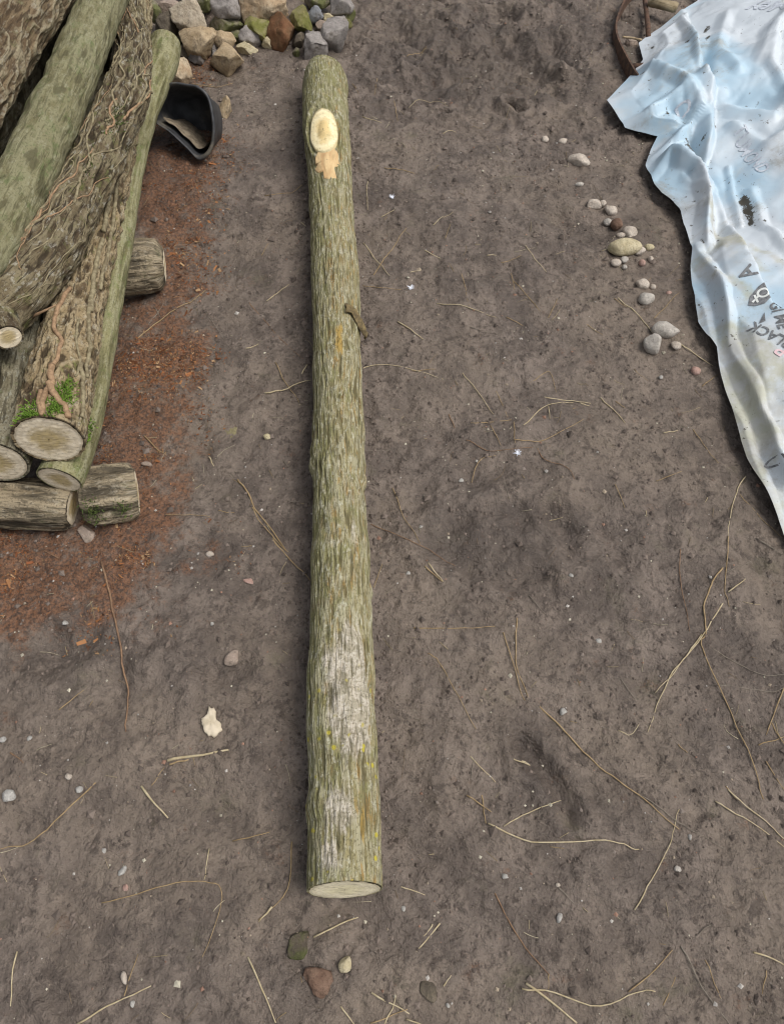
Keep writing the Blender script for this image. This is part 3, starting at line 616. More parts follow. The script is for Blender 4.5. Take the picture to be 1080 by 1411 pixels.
for a in [(1040, 282, 8, 26, 12, ), (1032, 262, 7, 14), (956, 195, 9, 26, 25), (964, 104, 9, 9), (951, 82, 5, 5), (941, 73, 4, 4), (903, 52, 4, 4), (977, 30, 4, 12, -30), (975, 52, 3, 12, -30), (983, 168, 6, 6), (972, 183, 3, 4), (973, 320, 4, 9), (985, 368, 3, 9), (992, 480, 7, 22, 30), (1077, 735, 10, 20), (920, 152, 3, 10), (842, 144, 4, 3), (912, 270, 4, 4), (886, 95, 4, 6), (978, 234, 3, 3), (990, 237, 3, 3), (1058, 296, 3, 4), (955, 370, 3, 3)]:
    dirt = dirt + 1.0 * sblob(*a)
tm = MB('plastic_sheet', 0.38, 0.5)
co = tm.co()
c = tm.mix(tm.step(tm.noise(co, 3.2, 3, .5), 0.44, 0.62), (0.53, 0.575, 0.61), (0.38, 0.515, 0.61))  # cool tint of the reflected sky is mixed into the white film colour
sn = tm.math('ADD', tm.attr('stain'), tm.math('MULTIPLY', tm.math('SUBTRACT', tm.noise(co, 34, 6, .7), .5), 1.6))
c = tm.mix(tm.math('MULTIPLY', tm.step(sn, .3, 1.1), .66), c, tm.mix(tm.step(tm.noise(co, 16, 5, .65), .42, .58), (.40, .385, .335), (.345, .325, .20)))
c = tm.mix(tm.math('MULTIPLY', tm.step(tm.noise(co, 6.5, 6, .7), .56, .76), .4), c, (.52, .49, .42))
c = tm.mix(tm.math('MULTIPLY', tm.step(tm.noise(co, 4.2, 8, .78, .4), .52, .67), .6), c, (.27, .245, .195))
dn = tm.math('ADD', tm.attr('dirt'), tm.math('MULTIPLY', tm.math('SUBTRACT', tm.noise(co, 48, 6, .8), .5), 3.0))
c = tm.mix(tm.step(dn, .62, .8), c, (.055, .048, .034))
spk = tm.math('MULTIPLY', tm.step(tm.noise(co, 60, 4, .7), .62, .67), tm.step(tm.noise(co, 9, 3), .46, .56))
c = tm.mix(tm.math('MULTIPLY', spk, .85), c, (.07, .06, .045))
nm = tm.bump(tm.noise(co, 17, 3, .5, 1.5), .12, .012)
SHEET = tm.done(c, tm.step(tm.attr('stain'), 0, 1, .46, .8), nm)
to = link('plastic_sheet', mesh('plastic_sheet', TV, gridfaces(640, nv), True, {'stain': stain.ravel(), 'dirt': dirt.ravel()}), SHEET)
so = to.modifiers.new('film', 'SOLIDIFY'); so.thickness = 0.0012; so.offset = 1
tag(to, 'crumpled pale blue-white printed plastic sheet draped over a heap', 'plastic sheet')

def on_sheet(px, py):
    z = .1
    for _ in range(25):
        p = W(px, py, z); z = .5 * z + .5 * float(Tz(np.array([p[0]]), np.array([p[1]]))[0])
    return p
def print_mesh(name, V2, F, px, py, ang, size, mat):
    """flat print: shapes in letter units, turned by ang, laid on the film"""
    p = on_sheet(px, py); V2 = np.asarray(V2) * size; a = math.radians(ang)
    x = p[0] + V2[:, 0] * math.cos(a) - V2[:, 1] * math.sin(a); y = p[1] + V2[:, 0] * math.sin(a) + V2[:, 1] * math.cos(a)
    me = bpy.data.meshes.new(name); bm = bmesh.new()
    vs_ = [bm.verts.new((X, Y, 0)) for X, Y in zip(x, y)]
    for f in F:
        try: bm.faces.new([vs_[i] for i in f])
        except ValueError: pass
    bmesh.ops.triangulate(bm, faces=bm.faces[:])
    for _ in range(4):
        ed = [e for e in bm.edges if e.calc_length() > .005]
        if not ed: break
        bmesh.ops.subdivide_edges(bm, edges=ed, cuts=1); bmesh.ops.triangulate(bm, faces=bm.faces[:])
    cx = np.array([v.co.x for v in bm.verts]); cy = np.array([v.co.y for v in bm.verts]); zz = Tz(cx, cy)
    for v, z in zip(bm.verts, zz): v.co.z = z + .0031
    bm.to_mesh(me); bm.free(); o = link(name, me, mat, to); return o
def lettering(txt, px, py, ang, size, mat, shear=0.0):
    cu = bpy.data.curves.new('print', 'FONT'); cu.body = txt; cu.align_x = 'CENTER'; cu.align_y = 'CENTER'; cu.shear = shear; cu.resolution_u = 3; cu.offset = .018
    ob = bpy.data.objects.new('print', cu); COL.objects.link(ob); dg = bpy.context.evaluated_depsgraph_get(); m = ob.evaluated_get(dg).to_mesh()
    V2 = [(v.co.x, v.co.y) for v in m.vertices]; F = [tuple(p.vertices) for p in m.polygons]; ob.evaluated_get(dg).to_mesh_clear()
    bpy.data.objects.remove(ob); bpy.data.curves.remove(cu)
    o = print_mesh('lettering', V2, F, px, py, ang, size, mat); o['label'] = 'printed letters ' + txt; return o
INK = simple_mat('worn_black_print', (.115, .12, .125), (.22, .225, .23), 120, .6, .1, .001)
INKF = simple_mat('faded_grey_print', (.40, .43, .48), (.56, .60, .65), 120, .6, .1, .001)
INKR = simple_mat('faded_red_print', (.62, .40, .42), (.70, .55, .56), 120, .6, .1, .001)
lettering('A', 1029, 376, 112, .056, INK)
lettering('GI ME', 1072, 434, -88, .034, INK, .15)
lettering('BLACK', 1061, 462, 128, .036, INK)
lettering('P', 1076, 484, 128, .046, INKR)
lettering('Mey', 1060, 10, 150, .075, INKF, .2)
lettering('TUMOND', 1030, 216, -80, .044, INKF)
lettering('D', 941, 152, 20, .055, INKF)
lettering('D', 1066, 637, 60, .035, INK)
# dark badge with a light ring and cross in it, and the small black wedge below
badge = [(-.95, -.55), (-.6, .15), (.15, .75), (.75, 1.0), (.95, .2), (.7, -.45), (.1, -.85), (-.5, -.8)]
def ringF(cx, cy, r0, r1, n=20, sx=1.0):
    V = []; F = []
    for i in range(n):
        a = 2 * math.pi * i / n; V += [(cx + r0 * math.cos(a) * sx, cy + r0 * math.sin(a)), (cx + r1 * math.cos(a) * sx, cy + r1 * math.sin(a))]
    for i in range(n): j = (i + 1) % n; F.append((2 * i, 2 * i + 1, 2 * j + 1, 2 * j))
    return V, F
o = print_mesh('printed_badge', badge, [tuple(range(8))], 1045, 408, 8, .033, INK); o['label'] = 'dark printed badge with light ring and cross'
LIGHTP = simple_mat('unprinted_film', (.70, .72, .70), (.60, .62, .58), 90, .5, .1, .001)
def raise_(o, dz):
    for v in o.data.vertices: v.co.z += dz
V, F = ringF(.28, .08, .26, .42, 20, 1.1); r_ = print_mesh('badge_ring', V, F, 1045, 408, 8, .033, LIGHTP); raise_(r_, .0009); r_.parent = o
for k, (a, b_) in enumerate([((-.62, -.42), (-.08, -.05)), ((-.3, -.6), (-.34, .12))]):
    d = np.array(b_) - np.array(a); n_ = np.array([-d[1], d[0]]) / np.linalg.norm(d) * .075
    r_ = print_mesh('badge_stroke', [np.array(a) - n_, np.array(b_) - n_, np.array(b_) + n_, np.array(a) + n_], [(0, 1, 2, 3)], 1045, 408, 8, .033, LIGHTP); raise_(r_, .0009 + .0006 * k); r_.parent = o
o = print_mesh('printed_wedge', [(-.5, -.8), (.35, -.6), (.55, 1.0)], [(0, 1, 2)], 1048, 440, 0, .017, INK); o['label'] = 'small black printed wedge'

# ------------------------------------------------------------------ rusty wheel half under the sheet
RUST = simple_mat('rusty_iron', (.060, .037, .027), (.115, .066, .042), 70, .85, .6, .002)
wc = (1.40, 2.67); wr = .635
wroot = empty('cart_wheel', (wc[0], wc[1], gz(*wc)))
tag(wroot, 'rusty iron cart wheel lying flat, half hidden under the plastic sheet', 'wheel')
prof = [(-.006, 0), (.0, 0), (.002, .02), (0, .046), (-.006, .046), (-.005, .02)]
V = []; n = 150
for i in range(n):
    a = 2 * math.pi * i / n; wob = .004 * math.sin(5 * a) + .003 * math.sin(13 * a)
    for dr_2, dz in prof: V.append((wc[0] + (wr + dr_2 + wob) * math.cos(a), wc[1] + (wr + dr_2 + wob) * math.sin(a), .004 + dz))
keep(link('rim', mesh('rim', V, gridfaces(n + 1, 6, True) % (n * 6), False), RUST), wroot)
def boxmesh(name, c, d, rz, mat, jit=.0, seed=0, tiltx=0.0):
    rg = random.Random(seed); bm = bmesh.new(); bmesh.ops.create_cube(bm, size=1.0)
    bmesh.ops.bevel(bm, geom=bm.edges[:], offset=.08, segments=2, affect='EDGES'); bmesh.ops.subdivide_edges(bm, edges=bm.edges[:], cuts=1)
    for v in bm.verts:
        k = np.array(v.co) * np.array(d); k = k + np.array([float(n3(k[0] * 40, k[1] * 40, k[2] * 40, seed + q_)) for q_ in range(3)]) * jit
        y2 = k[1] * math.cos(tiltx) - k[2] * math.sin(tiltx); z2 = k[1] * math.sin(tiltx) + k[2] * math.cos(tiltx)
        v.co = (c[0] + k[0] * math.cos(rz) - y2 * math.sin(rz), c[1] + k[0] * math.sin(rz) + y2 * math.cos(rz), c[2] + z2)
    me = bpy.data.meshes.new(name); bm.to_mesh(me); bm.free()
    for p in me.polygons: p.use_smooth = True
    return link(name, me, mat)
for a in (190, 128, 215):
    r0, r1 = .09, wr - .004; ca, sa = math.cos(math.radians(a)), math.sin(math.radians(a))
    V, F = tube([(wc[0] + r * ca, wc[1] + r * sa, .028) for r in np.linspace(r0, r1, 10)], .008, 8, a); keep(link('spoke', mesh('spoke', V, F), RUST), wroot)
V, F = tube([W(888, 0, .03), W(890, 16, .03), W(892, 34, .032), W(893, 52, .034)], .009, 8, 4); keep(link('spoke', mesh('spoke', V, F), RUST), wroot)
V, F = tube([(wc[0], wc[1], z) for z in np.linspace(0, .07, 6)], .1, 20, 3); keep(link('hub', mesh('hub', V, F), RUST), wroot)

# ------------------------------------------------------------------ stones
def stone_mesh(name, dims, seed, cuts=9, sub=3, rough=.1):
    rg = np.random.default_rng(seed); bm = bmesh.new(); bmesh.ops.create_icosphere(bm, subdivisions=sub, radius=1.0)
    P = np.array([v.co for v in bm.verts])
    P = P * (1 + .22 * n3(P[:, 0] * 1.1 + seed, P[:, 1] * 1.1, P[:, 2] * 1.1, seed)[:, None])
    for _ in range(cuts):
        n_ = rg.normal(size=3); n_ /= np.linalg.norm(n_); d = rg.uniform(.46, .8) if cuts > 5 else rg.uniform(.6, .9); k = P @ n_ - d
        P = P - np.maximum(k, 0)[:, None] * n_
    P = P / np.abs(P).max(0) * 1.06
    P = P * (1 + rough * .6 * n3(P[:, 0] * 3, P[:, 1] * 3, P[:, 2] * 3, seed + 1) + rough * .6 * n3(P[:, 0] * 7, P[:, 1] * 7, P[:, 2] * 7, seed + 2))[:, None]
    P = P * np.array(dims) / 2
    for v, p in zip(bm.verts, P): v.co = p
    me = bpy.data.meshes.new(name); bm.to_mesh(me); bm.free()
    for p in me.polygons: p.use_smooth = True
    return me
def stone_mat(name, c1, c2, moss_=None, scale=26):
    b = MB(name, .85, .25); co = b.co(); col = b.mix(b.step(b.noise(co, scale, 6, .65), .36, .64), c1, c2)
    col = b.mix(b.math('MULTIPLY', b.step(b.noise(co, scale * 5, 5, .75), .5, .64), .6), col, tuple(x * .5 for x in c1))
    if scale < 36: col = b.mix(b.math('MULTIPLY', b.step(b.noise(co, scale * .6, 5, .7), .54, .68), .55), col, (.17, .14, .105))
    if moss_: col = b.mix(b.math('MULTIPLY', b.step(b.noise(co, 17, 5, .7), .40, .60), .85), col, moss_)
    nm = b.bump(b.noise(co, 60, 6, .75), .9, .010); nm = b.bump(b.noise(co, 300, 3, .7), .4, .0015, nm)
    return b.done(col, None, nm)
MOS = (.105, .115, .035)
SM = {'mossmud': stone_mat('mossy_mud', (.085, .068, .05), (.12, .095, .07), (.075, .085, .026), 60), 'cream': stone_mat('cream_stone', (.40, .33, .24), (.50, .43, .33)), 'tan': stone_mat('tan_stone', (.37, .275, .165), (.46, .36, .235)), 'pink': stone_mat('pinkish_stone', (.32, .25, .20), (.40, .32, .26)),
      'grey': stone_mat('grey_stone', (.235, .212, .195), (.345, .315, .29)), 'dark': stone_mat('dark_stone', (.10, .082, .062), (.17, .14, .10)), 'mossy': stone_mat('mossy_stone', (.19, .165, .115), (.26, .23, .16), MOS),
      'green': stone_mat('green_lichened_stone', (.25, .225, .09), (.30, .265, .15), (.16, .165, .035)), 'red': stone_mat('red_brown_brick', (.165, .078, .038), (.22, .115, .058), (.12, .07, .035)), 'blue': stone_mat('blue_grey_stone', (.19, .195, .205), (.27, .275, .285)),
      'orange': stone_mat('orange_tan_stone', (.42, .30, .185), (.52, .42, .29)), 'pebble': stone_mat('pale_pebble', (.46, .39, .32), (.60, .53, .45), None, 40), 'pebgrey': stone_mat('grey_pebble', (.40, .365, .32), (.53, .49, .435), None, 40),
      'yellow': stone_mat('yellowish_stone', (.46, .39, .24), (.56, .49, .33), None, 40), 'white': stone_mat('white_pebble', (.36, .34, .31), (.52, .50, .46), None, 60), 'rose': stone_mat('rose_pebble', (.40, .25, .20), (.48, .33, .28), None, 50),
      'umber': stone_mat('umber_stone', (.15, .09, .062), (.21, .135, .095), None, 40)}
def stone(name, label, cat, px, py, wpx, hpx, mat, zc=None, rz=0.0, cuts=9, sub=3, group=None, flat=.62, seed=0, rough=.1, sink=.25):
    d = depth(px, py, .03); w = wpx * d / FPX; h = hpx * d / FPX
    hz = h * flat; z0 = (hz * (.5 - sink)) if zc is None else zc
    p = W(px, py, z0); g = gz(p[0], p[1]); p = W(px, py, z0 + (g if zc is None else 0))
    o = link(name, stone_mesh(name, (w, h * 1.02, hz * 1.25), seed, cuts, sub, rough), SM[mat]); o.location = p; o.rotation_euler = (random.Random(seed).uniform(-.2, .2), random.Random(seed + 9).uniform(-.2, .2), math.radians(rz))
    return tag(o, label, cat, group)
GP = 'stones of the rubble heap'
HEAP = [(208, 14, 27, 30, 'mossy', .10, 20, 'small mossy stone beside the top of the crooked ivy log'), (236, 13, 38, 28, 'pink', .07, 0, 'dull pinkish stone behind the big cream stone'),
        (264, 25, 50, 38, 'cream', .085, 0, 'big cream coloured stone on top of the rubble heap'), (229, 43, 40, 42, 'dark', .045, 15, 'dark stone next to the cut top of the thin pole'),
        (276, 56, 62, 36, 'tan', .055, -20, 'broad tan stone below the big cream stone'), (274, 75, 29, 22, 'grey', .022, 10, 'small pale grey stone in front of the broad tan stone'),
        (256, 71, 21, 18, 'dark', .02, 0, 'small brownish stone next to the small pale grey stone'), (314, 82, 48, 34, 'tan', .03, -38, 'long tan stone with greenish foot beside orange sawdust'),
        (309, 58, 40, 26, 'tan', .03, -30, 'flat tan stone bridging the broad and the long tan stones'), (314, 13, 42, 34, 'grey', .085, 10, 'blocky grey stone beside the big cream stone'), (311, 35, 43, 22, 'mossy', .05, 0, 'flat moss-covered stone under the blocky grey stone'),
        (283, 3, 36, 18, 'mossy', .09, 0, 'grey-green stone behind the big cream stone'), (344, 52, 27, 24, 'grey', .028, -30, 'light grey wedge stone in front of the yellow-green boulder'), (322, 50, 30, 20, 'mossy', .02, 0, 'dark green stone tucked behind the light grey wedge'),
        (352, 37, 40, 36, 'green', .045, -20, 'rounded yellow-green lichened stone next to the red-brown brick'), (363, 12, 64, 32, 'orange', .08, 0, 'large pale orange stone at the top of the heap'),
        (389, 44, 40, 42, 'red', .04, 25, 'square red-brown broken brick in the rubble heap'), (418, 30, 30, 28, 'green', .06, 10, 'yellow-green stone to the right of the red-brown brick'), (435, 19, 26, 18, 'blue', .055, 0, 'small blue-grey slate stone near the heap edge'),
        (433, 63, 38, 40, 'grey', .028, -10, 'angular purplish grey stone closest to the end of the long log'), (460, 48, 36, 40, 'grey', .035, -30, 'darker grey stone leaning behind the angular purplish one'), (474, 33, 22, 17, 'green', .02, 0, 'little greenish stone at the outer end of the heap'),
        (466, 11, 38, 27, 'grey', .05, -25, 'flat grey stone behind the little greenish stone'), (409, 72, 13, 11, 'mossy', .008, 0, 'tiny mossy stone at the foot of the red-brown brick'), (412, 56, 18, 20, 'dark', .02, 0, 'narrow dark stone wedged between brick and angular grey stone'),
        (340, 68, 30, 16, 'yellow', .012, 0, 'sandy low stone in front of the light grey wedge'), (407, 5, 44, 20, 'dark', .05, 0, 'dark stone between the pale orange and blue-grey stones'), (311, 151, 20, 26, 'tan', .02, 20, 'tan stone lying right behind the black bucket rim'),
        (247, 102, 28, 36, 'orange', .04, -20, 'pale orange stone between the pole top and the bucket'), (440, 2, 34, 20, 'mossy', .07, 0, 'mossy stone above the blue-grey slate'), (255, -12, 44, 26, 'dark', .08, 0, 'dark stone at the very back of the rubble heap'),
        (335, -14, 50, 26, 'grey', .10, 0, 'grey stone at the back beyond the pale orange stone'), (395, -20, 46, 26, 'tan', .09, 0, 'tan stone at the back beyond the dark stone'), (300, -22, 40, 26, 'mossy', .10, 0, 'mossy stone at the back beyond the blocky grey one')]
_r = random.Random(3); _w = ['sharp', 'smooth', 'cracked', 'chalky', 'dull', 'rough', 'blunt', 'thin', 'squat', 'gritty', 'pitted', 'wedge-like', 'speckled', 'knobbly']
for k_, (px, py, near_) in enumerate([(290, 32, 'cream and mossy stones'), (246, 55, 'dark and tan stones'), (296, 72, 'tan stones'), (331, 28, 'grey and lichened stones'), (371, 28, 'lichened stone and brick'), (402, 30, 'brick and green stone'), (445, 38, 'two grey stones'), (424, 45, 'green and angular stones'), (335, 8, 'grey and orange stones'), (452, 26, 'slate and flat grey stone'), (372, 62, 'brick foot and bare mud'), (301, 22, 'blocky grey stone'), (222, 26, 'pole top and pink stone'), (480, 20, 'outer end of the heap')]):
    HEAP.append((px, py, _r.randint(14, 21), _r.randint(13, 19), _r.choice(['grey', 'dark', 'tan', 'mossy', 'pink', 'yellow']), .028 if py < 50 else .012, _r.randint(-40, 40), 'small %s filler stone wedged by %s' % (_w[k_], near_)))
for i, (px, py, w, h, m, z, rz, lb) in enumerate(HEAP):
    stone('rubble_stone', lb, 'stone', px, py, w * 1.04, h * 1.16, m, z, rz, 13, 4, GP, .85, 100 + i, .16)
# earth heaped under the rubble
V = []; 
hx = np.linspace(-.95, -.05, 60); hy = np.linspace(2.45, 3.6, 60); HX, HY = np.meshgrid(hx, hy)
cxx, cyy = -.50, 3.12
gg = np.exp(-((HX - cxx) / .30) ** 4 - ((HY - cyy) / .36) ** 4); hh = (.105 + .02 * n2(HX * 9, HY * 9, 3)) * gg - .035 * (1 - gg)
m_ = link('rubble_earth', mesh('rubble_earth', np.stack([HX, HY, hh + Gz(HX, HY) * .5], -1), gridfaces(60, 60)), MUD); m_['kind'] = 'structure'

GB = 'pale pebbles strewn beside the plastic sheet'
PEB = [(797, 222, 31, 17, 'pebble', -25, 'oblong pinkish grey pebble lying apart on the rough mud'), (817, 282, 24, 14, 'pebble', 0, 'oval pale pebble with a smaller one touching it'), (830, 280, 9, 9, 'pebble', 0, 'small pebble between two oval pale pebbles'), (841, 290, 18, 14, 'pebble', -30, 'egg-shaped pale pebble beside the oval pair'),
       (837, 306, 12, 9, 'pebgrey', 0, 'small greyish pebble next to the brown lump'), (850, 309, 19, 16, 'umber', 20, 'dark brown angular lump among pale pebbles'), (867, 320, 20, 15, 'pebble', -20, 'rounded pale pebble behind the yellowish stone'), (855, 324, 13, 7, 'pebble', 0, 'small flat pebble touching the yellowish stone'),
       (860, 341, 44, 24, 'yellow', 8, 'biggest yellowish stone of the pebble trail'), (880, 346, 18, 11, 'pebble', 10, 'pale pebble against the end of the yellowish stone'), (894, 341, 14, 10, 'yellow', -15, 'small brownish yellow pebble beyond the yellowish stone'), (848, 362, 14, 10, 'pebble', 0, 'pale pebble just below the yellowish stone'),
       (860, 358, 11, 8, 'pebgrey', 0, 'little grey pebble below the yellowish stone'), (884, 362, 9, 9, 'rose', 0, 'tiny pink pebble below the yellowish stone'), (896, 357, 8, 8, 'pebble', 0, 'tiny pale pebble below the brownish yellow one'), (860, 368, 7, 6, 'pebgrey', 0, 'tiny grey grain beside the little grey pebble'),
       (885, 392, 19, 14, 'pebble', 0, 'rough pinkish pebble above the wedge-shaped pebble'), (899, 395, 9, 8, 'pebble', 0, 'small pebble by the rough pinkish one'), (891, 411, 26, 16, 'pebgrey', 20, 'wedge-shaped grey pebble in the pebble trail'), (921, 404, 8, 6, 'rose', 0, 'tiny pinkish pebble near the sheet edge'),
       (916, 454, 38, 20, 'pebgrey', -6, 'large smooth oval grey pebble by the plastic sheet'), (899, 474, 25, 25, 'pebgrey', 0, 'smooth rounded pebble against the large oval one'), (931, 476, 14, 11, 'pebble', 0, 'small pale pebble at the end of a straw by the sheet'), (958, 511, 13, 11, 'rose', 0, 'pinkish pebble lying alone near the lower sheet edge'),
       (775, 195, 14, 8, 'pebble', 0, 'flat pale pebble beyond the oblong pinkish one'), (750, 192, 11, 8, 'pebble', 0, 'small pale pebble beyond the flat pale pebble'), (798, 254, 13, 6, 'pebgrey', 0, 'half-buried grey pebble below the oblong pinkish one'), (910, 520, 6, 5, 'white', 0, 'tiny white pebble in line with the pinkish pebble')]
for i, (px, py, w, h, m, rz, lb) in enumerate(PEB):
    stone('pebble', lb, 'pebble', px, py, w, h * 1.1, m, None, rz, 4, 3 if w > 16 else 2, GB, .75, 300 + i, .05, sink=.2)
GM = 'odd stones lying about the mud'
ODD = [(12, 1097, 20, 17, 'white', 'whitish grey stone half sunk in the mud at the left'), (109, 1088, 12, 9, 'white', 'small white pebble beside the whitish sunk stone'), (95, 1070, 11, 8, 'pebble', 'small pale flint near the small white pebble'), (41, 1017, 8, 7, 'white', 'tiny white pebble above the pale flint'), (4, 1019, 11, 8, 'white', 'white pebble level with the tiny white one'),
       (169, 1200, 9, 15, 'white', 'elongated white pebble above the orange one'), (174, 1223, 11, 9, 'rose', 'orange-pink pebble below an elongated white one'), (143, 1172, 7, 8, 'white', 'tiny white grain left of the elongated white pebble'), (172, 1347, 9, 17, 'pebble', 'narrow pale stone near a forked straw'), (183, 1383, 8, 9, 'white', 'small white pebble below the narrow pale stone'),
       (476, 1329, 18, 22, 'yellow', 'pale triangular stone beside the reddish slab'), (590, 1366, 22, 28, 'dark', 'dark stone pressed flush into the mud'), (695, 1208, 10, 8, 'white', 'small white stone by a dark hollow'), (770, 1264, 8, 13, 'white', 'small upright white pebble on open mud'), (768, 1220, 7, 7, 'pebble', 'small round pebble above the upright white one'),
       (320, 908, 20, 26, 'pink', 'buried yellowish stone left of the log'), (370, 602, 13, 10, 'yellow', 'small yellow pebble close left of the log'), (343, 801, 16, 9, 'rose', 'pink chip of brick left of the log'), (289, 764, 12, 10, 'pebble', 'small whitish pebble near the sawdust edge'), (118, 735, 24, 28, 'pink', 'rough pinkish stone at the foot of the bearer logs'), (204, 640, 18, 8, 'pink', 'flat pale chip beside the bearer block'),
       (292, 859, 6, 6, 'white', 'tiny white grain in dark mud'), (90, 858, 9, 7, 'white', 'tiny white pebble in the sawdust'), (824, 883, 9, 7, 'white', 'white pebble on mud below the dark hollow'), (775, 981, 11, 11, 'white', 'white heart-shaped pebble beside a long grass stem'), (562, 790, 7, 6, 'white', 'tiny white pebble right of the log'), (787, 793, 7, 5, 'white', 'white grain under the dark hollow'),
       (635, 662, 7, 6, 'white', 'white grain near curled straw'), (556, 1252, 7, 7, 'white', 'white grain right of the cut end'), (617, 1385, 6, 7, 'white', 'white grain beside the flush dark stone'), (950, 1154, 6, 8, 'white', 'white grain beside crossing stems'), (933, 1196, 11, 10, 'pebgrey', 'half-buried grey pebble below crossing stems'), (724, 92, 8, 6, 'white', 'white grain on the rough mud far along the path'), (795, 84, 7, 5, 'pebble', 'pale grain near the cart wheel'), (735, 100, 14, 9, 'pebgrey', 'grey pebble near the cart wheel')]
for i, (px, py, w, h, m, lb) in enumerate(ODD):
    stone('loose_stone' if w > 14 else 'small_pebble', lb, 'stone' if w > 14 else 'pebble', px, py, w, h, m, None, i * 37 % 60 - 30, 6, 3 if w > 16 else 2, GM, .4 if w > 20 else .6, 500 + i, .06, sink=.3)
tag(boxmesh('wood_block', W(868, 62, .012), (.032, .032, .04), .2, SM['pink'], .003, 5), 'small square-cut tan wood block inside the wheel rim', 'wood block')
tag(boxmesh('plank_end', W(913, 6, .05), (.10, .035, .022), -.45, simple_mat('board_wood', (.28, .225, .14), (.2, .155, .09), 50, .8, .6, .002), .004, 7), 'pale broken plank end showing between wheel and plastic sheet', 'plank')
V, F = tube(catmull([W(857, 51, .05), W(868, 52, .052), W(884, 55, .055)], 10), .0035, 6, 1); tag(link('lath', mesh('lath', V, F), SM['tan']), 'thin tan lath lying across the wheel rim', 'lath')

# ------------------------------------------------------------------ black bucket
RUB = simple_mat('black_rubber', (.018, .019, .021), (.045, .046, .049), 30, .55, .4, .003, c3=(.13, .115, .09), spec=.5)
SOIL = simple_mat('dry_soil', (.15, .12, .085), (.27, .22, .155), 70, .95, .8, .004)
rim_px = [(226, 127), (240, 122), (256, 122), (274, 123), (288, 132), (295, 150), (298, 172), (296, 192), (288, 206), (276, 212), (262, 202), (246, 191), (230, 181), (214, 174), (203, 160), (205, 143), (213, 133)]
bc = W(255, 165, .115); ax = np.array([-.18, -.80, .56]); ax /= np.linalg.norm(ax)
ux = np.cross(ax, [0, 0, 1]); ux = -ux / np.linalg.norm(ux); 
if ux[0] < 0: ux = -ux
uy = np.cross(ax, ux); uy = uy if uy[2] > 0 else -uy
kpx = FPX / proj(bc)[2]
rp = np.array([((x - 255) / kpx, (165 - y) / kpx) for x, y in rim_px]); rp = np.vstack([rp, rp[:1]])
rim2 = catmull(rp, 73)[:-1]; rc = rim2.mean(0)
def bring(k, dpt): return [bc + ux * (rc[0] + (p[0] - rc[0]) * k) + uy * (rc[1] + (p[1] - rc[1]) * k) + ax * dpt for p in rim2]
rings = [bring(.002, -.150), bring(.62, -.150), bring(.66, -.145), bring(.80, -.075), bring(.92, -.012), bring(1.0, -.010), bring(1.03, 0), bring(1.02, .008), bring(.97, .009), bring(.93, .003), bring(.90, -.012), bring(.77, -.075), bring(.62, -.138), bring(.002, -.142)]
broot = empty('rubber_bucket', (bc[0], bc[1], 0)); tag(broot, 'squashed black rubber bucket on its side with dry soil inside', 'bucket')
keep(link('shell', mesh('shell', np.array(rings), gridfaces(len(rings), 72, True)), RUB), broot)
# soil lying on the low side of the bucket
V = []; 
for i in range(14):
    for j in range(16):
        a, b_ = i / 13, j / 15; x = -.085 + .165 * b_; d_ = -.128 + .118 * a
        w = .86 * (.80 + .2 * a); lo = np.interp(x, np.sort(rim2[rim2[:, 1] < 0.02][:, 0]), rim2[rim2[:, 1] < 0.02][np.argsort(rim2[rim2[:, 1] < 0.02][:, 0])][:, 1])
        V.append(bc + ux * (x * w) + uy * (rc[1] + (lo - rc[1]) * w + .012 + .004 * float(n2(np.array([x * 40]), np.array([a * 4]), 3)[0])) + ax * d_)
keep(link('soil', mesh('soil', V, gridfaces(14, 16)), SOIL), broot)

# ------------------------------------------------------------------ straw, stems and twigs on the ground
STR = {'p': simple_mat('pale_straw', (.45, .38, .25), (.36, .29, .17), 90, .7, .3, .001), 't': simple_mat('tan_straw', (.33, .24, .13), (.25, .175, .09), 90, .75, .3, .001),
       'b': simple_mat('brown_twig', (.235, .145, .085), (.15, .09, .055), 90, .8, .4, .001), 'g': simple_mat('grey_stem', (.22, .19, .15), (.15, .125, .10), 90, .8, .3, .001)}
CN = {'p': 'pale', 't': 'tan', 'b': 'brown', 'g': 'greyish'}
